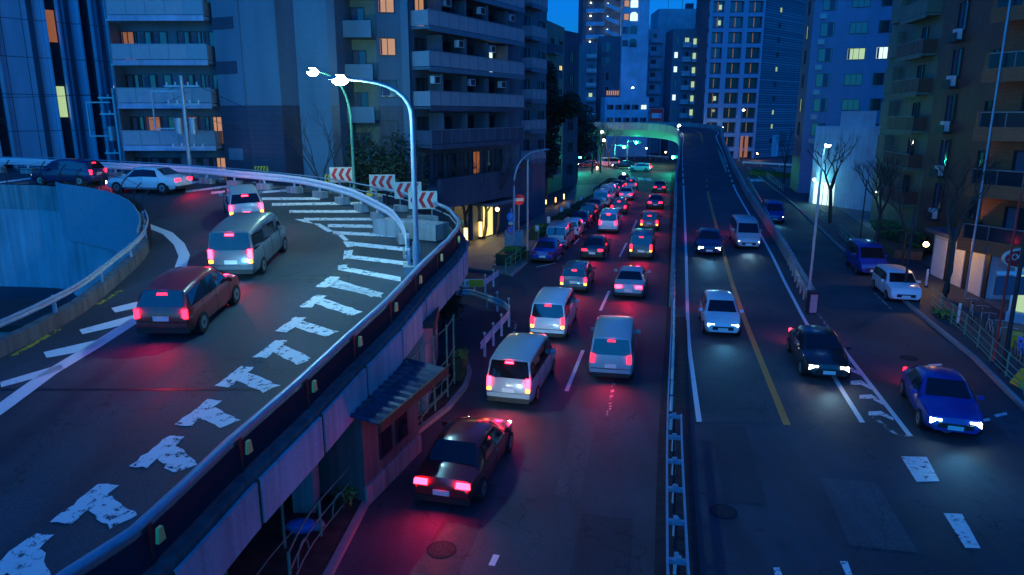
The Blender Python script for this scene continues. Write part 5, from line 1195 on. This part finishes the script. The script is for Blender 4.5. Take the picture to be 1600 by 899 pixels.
# bicycles behind the fence
def bike(p, h):
    r = thing('bicycle', 'dark bicycle leaning in the row behind the green pipe fence', 'bicycle', p, h, 'bicycles behind the pavement fence')
    for y in (-.52,.52):
        b = MB(); n=18
        b.tube([(cos(2*pi*i/n)*.32,0,sin(2*pi*i/n)*.32+.33) for i in range(n+1)], .018, 'tyre', 5)
        for k in range(4): b.tube([(cos(pi*k/4)*.3,0,sin(pi*k/4)*.3+.33),(-cos(pi*k/4)*.3,0,-sin(pi*k/4)*.3+.33)], .004, 'galv', 3)
        b.build('wheel', r, (y,0,0))
    b = MB(); 
    for a,c_ in (((-.52,0,.33),(-.15,0,.75)),((-.15,0,.75),(.38,0,.72)),((-.05,0,.3),(.38,0,.72)),((-.05,0,.3),(-.18,0,.85)),((-.52,0,.33),(-.05,0,.3)),((.52,0,.33),(.36,0,.95))): b.tube([a,c_], .018, 'galv', 6)
    b.build('frame', r); b = MB(); b.ball((-.18,0,.88), .12, 'black', (1,.55,.3), 8); b.build('saddle', r); b = MB(); b.tube([(.3,-.28,.98),(.38,-.1,1.0),(.38,.1,1.0),(.3,.28,.98)], .014, 'galv', 6); b.build('handlebar', r)
for i in range(7):
    c = G(1500+i*14, 505+i*13); c = c+Vector((.6,.2,.12)); bike(c, radians(60+random.uniform(-12,12)))
# banners on the fence, yellow block
for u,v,m,lb in ((1582,555,'sign_yellow','yellow banner tied to the fence at the right edge'),(1591,564,'sign_blue','blue banner tied to the fence next to the yellow one')):
    c = G(u,v); b = MB(); b.box(-.18,.18,-.02,.02,.25,.95,m); tag(b.build('banner', None, c+Vector((0,-.1,.1)), -.9), lb, 'banner')
c = G(1598,607); b = MB(); b.add([(-.35,-.35,0),(.35,-.35,0),(.35,.35,0),(-.35,.35,0),(-.12,-.12,.75),(.12,-.12,.75),(.12,.12,.75),(-.12,.12,.75)],[(0,3,2,1),(4,5,6,7),(0,1,5,4),(1,2,6,5),(2,3,7,6),(3,0,4,7)],'sign_yellow'); tag(b.build('marker_block', None, c), 'yellow corner block on the kerb at the right edge', 'marker')
# lanterns by the left entrance
for u,v,lb,s in ((751,376,'glowing yellow lantern post farther from the ramp',1),(728,387,'glowing yellow lantern post nearest the ramp',1),(881,316,'small glowing lantern farthest up the left pavement',.6),(868,321,'small glowing lantern second up the left pavement',.55),(853,324,'faint glowing lantern in the left pavement trees',.5)):
    c = G(u,v); r = thing('lantern_post', lb, 'lantern', (c.x,c.y,.1), 0, 'yellow lanterns on the left pavement'); b = MB(); b.tube([(0,0,.25),(0,0,1.45*s)], .17*s, 'lantern', 10); b.build('glass', r)
    b = MB(); b.tube([(0,0,0),(0,0,.26)], .24*s, 'dark_metal', 8); b.tube([(0,0,1.46*s),(0,0,1.55*s)], .24*s, 'dark_metal', 8)
    for k in range(4): a=pi/4+k*pi/2; b.tube([(cos(a)*.2*s,sin(a)*.2*s,.2),(cos(a)*.2*s,sin(a)*.2*s,1.5*s)], .02, 'dark_metal', 4)
    b.build('cage', r); point('lantern_light', r, (0,-.4,.9*s), (1,.6,.15), 14*s)
# wall lamps
def wall_lamp(label, p, m, e, col):
    r = thing('wall_lamp', label, 'lamp', p); b = MB(); b.ball((0,0,0), .16, m); b.build('globe', r); b = MB(); b.box(-.05,.05,.1,.35,-.04,.04,'dark_metal'); b.build('bracket', r); point('wall_light', r, (0,-.3,-.1), col, e)
wall_lamp('bright lamp above the yellow lit entrance under the flats', EN+Vector((0,-.6,2.6)), 'lamp_warm', 60, (1,.75,.25))
wall_lamp('white lamp over the doorway of the white annexe', DO, 'lamp_small', 160, (.15,.85,1))
wall_lamp('orange lamp at the corner of the planter by the garages', PT(1447,382,41.5), 'lamp_warm', 110, (1,.5,.12))
wall_lamp('small white lamp between the green beige flats and the annexe', PT(1371,299,66), 'lamp_small', 60, (.2,.8,1))
# shop light
point('shop_light', shp, (1,-1.5,2.6), (.7,1,.7), 60)
# lamp under the ramp lighting the sheds green
wall_lamp('small greenish lamp under the ramp beside the lean to shed', G(535,770)+Vector((-1.3,.6,2.3)), 'lamp_warm', 9, (.7,1,.3))
# utility poles with wires, left
def upole(label, u, v, Y, h, stuff=True):
    p = PT(u,v,Y); r = thing('utility_pole', label, 'utility pole', (p.x,p.y,0)); b = MB(); b.tube([(0,0,0),(0,0,h)], .17, 'galv', 10, .12); b.build('pole', r)
    for z in (h-.7,h-1.8,h-4.5):
        b = MB(); b.box(-1.1,1.1,-.05,.05,z,z+.1,'galv'); 
        for x in (-.95,-.4,.4,.95): b.tube([(x,0,z+.1),(x,0,z+.3)], .05, 'white_metal', 6)
        b.build('crossarm', r)
    if stuff:
        b = MB(); b.tube([(.45,0,h-3.6),(.45,0,h-2.6)], .25, 'galv', 10); b.tube([(-.45,0,h-3.6),(-.45,0,h-2.6)], .25, 'galv', 10); b.build('transformer', r)
        b = MB()
        for x0,x1,z0,z1 in ((-2.0,-.3,h-1.0,h-.92),(-2.0,-.3,h-3.3,h-3.22),(-2.0,-1.92,h-3.22,h-1.0)): b.box(x0,x1,-.04,.04,z0,z1,'galv')
        b.build('bracket', r)
    return r
upole('utility pole with transformers in front of the apartment house balconies', 296, 250, 47, PT(290,118,47).z)
upole('utility pole crowded with fittings beside the office block', 190, 250, 52, PT(190,138,52).z)
b = MB()
def cat(a, c, sag, r=.015, m='black'):
    b.tube([Vector(a).lerp(Vector(c), i/14)-Vector((0,0,sag*4*(i/14)*(1-i/14))) for i in range(15)], r, m, 4)
P1, P2 = PT(292,125,47), PT(190,145,52)
for dz in (0,.7,1.6): cat(P1-Vector((0,0,dz)), P2-Vector((0,0,dz)), .5)
cat(P2, P2+Vector((-26,-6,1)), .8); cat(P1-Vector((0,0,2)), P1+Vector((14,6,-5)), .8); cat(P1, PT(640,230,52), .9)
tag(b.build('overhead_wires'), 'black overhead wires strung between the two left utility poles', 'wires')
# ================================================================ TREES, HEDGES
def limb(b, p, d, L, r, lvl, rnd, m='bark', spread=.55, knob=False, up=.1):
    n = 4; pts = [p]; q = p.copy(); dd = d.copy()
    for i in range(n):
        dd = (dd+Vector((rnd.uniform(-.16,.16),rnd.uniform(-.16,.16),rnd.uniform(-.05,.12)+up*.3))).normalized(); q = q+dd*L/n; pts.append(q)
    b.tube(pts, r, m, 7 if lvl > 1 else 4, r*.62)
    if knob and lvl <= 2: b.ball(tuple(q), r*1.05, m, (1,1,1), 6)
    if lvl == 0: return
    k = rnd.choice((2,3)) if lvl > 1 else 3
    for j in range(k):
        a = rnd.uniform(0,2*pi); sp = spread*rnd.uniform(.6,1.3)
        ax = Vector((cos(a),sin(a),0)); nd = (dd+ax*sp).normalized(); st = pts[-1] if j < 2 else pts[-2]
        limb(b, st, nd, L*rnd.uniform(.6,.85), r*.58, lvl-1, rnd, m, spread, knob, up)
def bare_tree(label, p, H, r, seed, lvl=4, knob=True, trunk=.42, spread=.55, group=None):
    rnd = random.Random(seed); root = thing('bare_tree', label, 'tree', p, 0, group)
    b = MB(); tp = Vector((rnd.uniform(-.2,.2),rnd.uniform(-.2,.2),H*trunk)); b.tube([Vector((0,0,-.1)),Vector((0,0,.4)),tp*.5+Vector((.05,.03,0)),tp], r*1.15, 'bark', 10, r*.8); b.build('trunk', root)
    b = MB()
    for j in range(3):
        a = j*2.1+rnd.uniform(-.5,.5); limb(b, tp, Vector((cos(a)*.5,sin(a)*.5,1)).normalized(), H*.24, r*.6, lvl, rnd, 'bark', spread, knob)
    b.build('crown', root); return root
for u,v,H,r,sd,lb in ((1296,350,7.2,.2,1,'tallest bare pruned tree in front of the white annexe'),(1366,398,6.6,.17,2,'bare pruned tree behind the dark blue parked car'),(1476,470,7.4,.19,5,'bare pruned tree in front of the garages'),(1408,420,5.6,.09,9,'thin bare sapling behind the white estate car'),(1224,290,7,.14,12,'bare tree far up the right hand street')):
    c = G(u,v); bare_tree(lb, (c.x,c.y,.1), H, r, sd, 4, group='bare street trees on the right')
for u,v,H,r,sd,lb in ((730,386,7.5,.16,21,'bare tree rising behind the nearest yellow lantern'),(757,376,7.5,.15,22,'bare tree in front of the yellow lit entrance'),(777,372,7,.12,23,'thin bare tree right of the yellow lit entrance'),(704,392,6.5,.12,27,'bare tree just outside the bend of the ramp railing'),(925,272,9,.2,24,'bare roadside tree left of the far junction'),(938,270,9,.2,25,'second bare roadside tree at the far junction'),(900,290,8,.16,26,'bare tree beside the row of parked cars'),(951,262,8,.15,28,'bare tree nearest the green signals')):
    c = G(u,v); bare_tree(lb, (c.x,c.y,.1), H, r, sd, 4, False, .3, .45, 'bare street trees on the left')
c = XY(505,46.5); bare_tree('fine twigged bare tree in front of the apartment house column', (c.x,c.y,0), 10, .14, 41, 5, False, .35, .6)
def leafy(name, label, p, H, W, n, m, seed, cat='tree', size=.22, trunk=True, z0=.18, group=None):
    rnd = random.Random(seed); root = thing(name, label, cat, p, 0, group); 
    cl = [(rnd.gauss(0,.3)*W, rnd.gauss(0,.3)*W, H*rnd.uniform(z0+.1,.92), W*rnd.uniform(.22,.42)) for _ in range(14)]
    if trunk:
        b = MB(); b.tube([(0,0,0),(0,0,H*.35),(.1,.1,H*.75)], W*.08+.05, 'bark', 8, .05); b.build('trunk', root)
        b = MB()
        for x,y,z,r in cl[:8]: b.tube([(0,0,H*.3),(x*.5,y*.5,(z+H*.3)/2),(x,y,z)], .07, 'bark', 5, .02)
        b.build('branches', root)
    b = MB()
    for _ in range(n):
        x,y,z,r = rnd.choice(cl); a,c_ = rnd.uniform(0,2*pi), rnd.uniform(-1,1); rr = r*rnd.random()**.4; s_ = math.sqrt(1-c_*c_)
        q = Vector((x+cos(a)*s_*rr*1.1, y+sin(a)*s_*rr*1.1, max(.05,z+c_*rr*1.3))); u_ = Vector((rnd.gauss(0,1),rnd.gauss(0,1),rnd.gauss(0,1))).normalized(); w_ = u_.orthogonal().normalized(); t_ = size*rnd.uniform(.5,1.3)
        b.add([q-u_*t_, q+w_*t_*.5, q+u_*t_, q-w_*t_*.5], [(0,1,2,3)], m)
    b.build('foliage', root); return root
c = G(872,318); leafy('evergreen_tree', 'tall dark evergreen tree beside the apartment wing', (c.x-1.5,c.y+2,0), 15.5, 4.6, 9000, 'leaf_dark', 3, size=.3)
c = XY(590,44); leafy('evergreen_tree', 'low dark evergreen behind the chevron boards', (c.x,c.y,0), 8.2, 4.0, 9000, 'leaf_dark', 4, size=.13)
c = XY(892,112); leafy('evergreen_tree', 'dark green tree mass farther up the left pavement', (c.x,c.y,0), 12, 5, 4000, 'leaf_dark', 6, size=.35)
c = G(693,520); leafy('shrub', 'dark reddish shrub behind the grey metal hut', (c.x,c.y,0), 2.6, 1.3, 1800, 'leaf_dark', 8, 'shrub', .09)
def hedge(label, pts, w, h, m, seed, dens=500, z=.1, name='hedge'):
    rnd = random.Random(seed); P = dense(pts, .4); root = thing(name, label, 'hedge', P[0]+Vector((0,0,z)))
    b = MB(); L_ = sum((c_-a).length for a,c_ in zip(P,P[1:]))
    for _ in range(int(dens*L_)):
        i = rnd.randrange(len(P)-1); q = P[i].lerp(P[i+1], rnd.random()); t = (P[i+1]-P[i]).normalized(); o_ = rnd.uniform(-1,1)*w/2; hh = h*(1-.25*abs(o_/w*2)**3)*(.85+.15*sin(q.x*2.3+q.y*1.7))
        zz = hh*(1-rnd.random()**2.5) if rnd.random() < .6 else hh*rnd.uniform(.9,1.06)
        q = q+Vector((t.y*o_,-t.x*o_,z+zz)); u_ = Vector((rnd.gauss(0,1),rnd.gauss(0,1),rnd.gauss(0,1))).normalized(); w_ = u_.orthogonal().normalized(); s_ = rnd.uniform(.04,.09)
        b.add([q-u_*s_, q+w_*s_*.6, q+u_*s_, q-w_*s_*.6], [(0,1,2,3)], m)
    o = b.build('foliage', root); o.location = -root.location
    b = MB(); b.wall(P, z, z+h*.8, w*.7, 'leaf_dark'); o = b.build('core', root); o.location = -root.location
g2_ = lambda L: [tuple(p[:2]) for p in gpts(L)]
hedge('bright green clipped hedge at the corner before the parked row', g2_([(785,418),(812,404)]), 1.4, 1.0, 'leaf_bright', 1)
hedge('green hedge beside the first parked cars', g2_([(832,378),(852,364)]), 1.2, .9, 'leaf_bright', 2)
hedge('green hedge halfway along the parked cars', g2_([(868,356),(890,342)]), 1.2, .9, 'leaf', 3, 350)
hedge('green hedge beside the white parked vans', g2_([(900,336),(930,318)]), 1.3, 1.0, 'leaf', 4, 300)
hedge('green hedge at the far end of the parked cars', g2_([(936,308),(958,290)]), 1.6, 1.1, 'leaf', 5, 250)
hedge('green hedge in the far median beyond the flyover', g2_([(1176,274),(1240,280)]), 2.0, 1.0, 'leaf_bright', 6, 200)
hedge('round dark bush at the lit entrance path', g2_([(772,362),(782,358)]), 1.3, 1.1, 'leaf', 7, 400, name='bush')
hedge('leafy green planting in the raised planter by the flats', g2_([(1378,372),(1402,390),(1440,394)]), 2.2, .8, 'leaf_bright', 8, 400, .75)
hedge('low green plants by the planter corner near the orange lamp', g2_([(1420,402),(1446,400)]), 1.0, .6, 'leaf_bright', 9, 400, .4)
hedge('patch of green weeds behind the pipe fence below the garages', g2_([(1466,492),(1482,505)]), .7, .35, 'leaf_bright', 10, 300)
hedge('green weeds at the foot of the lean to shed', g2_([(528,800),(560,778)]), .5, .4, 'leaf_bright', 11, 250)
hedge('tall green weeds growing through the fence behind the island', g2_([(716,600),(722,575)]), .5, 1.1, 'leaf_bright', 12, 260)
b = MB(); PP = [tuple(p[:2]) for p in gpts([(1366,388),(1395,406),(1440,410),(1450,392),(1400,362)])]; b.prism(PP, .1, .7, 'tile_orange'); tag(b.build('planter'), 'raised brick planter full of green plants by the flats', 'planter')
# debris: blue bag, fence delineators
c = G(492,838); b = MB(); b.ball((0,0,.16), .3, 'sign_blue', (1.4,.8,.6), 9); b.ball((.35,.1,.12), .2, 'rail_glass', (1,1,.7), 8); tag(b.build('plastic_bag', None, c+Vector((-.3,0,.12))), 'crumpled blue plastic bag lying on the verge', 'bag')
for i,(u,v) in enumerate(((857,362),(877,345),(888,336),(839,378),(908,326))):
    c = G(u,v); b = MB(); b.box(-.12,.12,-.03,.03,0,1.2,'blue_metal'); b.box(-.14,.14,-.05,-.031,.7,1.22,'white_metal'); tag(b.build('meter_post', None, c+Vector((0,0,.1))), 'small pale parking meter post in the hedge beside the parked cars', 'parking meter', 'parking meters beside the parked row')
# junction clutter beyond: low white barrier and orange poles
guardrail('far_guardrail', 'white guardrail across the far side of the junction', [tuple(G(u,v)[:2]) for u,v in [(905,240),(960,243),(1000,246),(1045,250)]], g0, 4.0, side=1)
for i,u in enumerate((968,980,991,1016,1036)):
    c = G(u,252); b = MB(); b.tube([(0,0,0),(0,0,.9)], .09, 'cone_red', 8, .06); b.tube([(0,0,.45),(0,0,.6)], .085, 'reflector_white', 8); tag(b.build('lane_post', None, c), 'orange plastic lane post in front of the far guardrail', 'post', 'orange lane posts at the far junction')
guardrail('hotel_guardrail', 'white guardrail in front of the grid hotel', [tuple(G(u,v)[:2]) for u,v in [(1160,258),(1245,263)]], g0, 4.0, side=1)

rp = random.Random(11); mat('iron', (.03,.035,.04), .8, 0, .4, 20, .5, spec=.2)
asphalt('patch_dark', (.026,.034,.044), .2); asphalt('patch_light', (.055,.068,.08), .2)
for i,(u,v,L_,w_,m) in enumerate(((1150,720,5.0,1.1,'patch_dark'),(1350,800,3.4,1.5,'patch_light'),(720,820,4.2,1.0,'patch_dark'),(905,700,6,.7,'patch_light'),(985,560,7,1.0,'patch_dark'),(1500,640,4,1.3,'patch_dark'),(840,560,5,.9,'patch_dark'),(1240,600,4,.8,'patch_light'),(940,870,3.5,1.3,'patch_dark'))):
    c = G(u,v); d_ = Vector((.2,1,0)).normalized(); n_ = Vector((1,-.2,0)).normalized(); dz_ = Vector((0,0,.0095+.0008*i))
    o = painted('road_patch', [[c-d_*L_/2-n_*w_/2+dz_, c-d_*L_/2+n_*w_/2+dz_, c+d_*L_/2+n_*w_/2+dz_, c+d_*L_/2-n_*w_/2+dz_]], m)
for u,v,lb in ((1130,800,'round iron manhole cover near the bottom of the right carriageway'),(690,860,'round iron manhole cover in the near left lane'),(1420,560,'round iron manhole cover on the right hand street')):
    c = G(u,v); b = MB(); n=20; b.tube([(0,0,.005),(0,0,.024)], .3, 'iron', n); b.tube([(0,0,.005),(0,0,.021)], .36, 'matte_dark', n); tag(b.build('manhole_cover', None, c), lb, 'manhole cover')

for u,v,Y,m,lb in ((908,216,140,'lamp_warm','pair of pinkish shop lamps left of the bright lamp under the girder'),(933,262,138,'lamp_warm','small warm lamp low at the left side of the junction'),(1010,232,150,'lamp_small','small pale lamp deep under the flyover, right of the green signals'),(1040,238,148,'lamp_warm','small warm lamp deep under the flyover near its wall'),(1183,240,165,'lamp_warm','warm lamp beside the hotel entrance')):
    wall_lamp(lb, PT(u,v,Y), m, 120, (1,.6,.4) if m == 'lamp_warm' else (.6,1,.85))
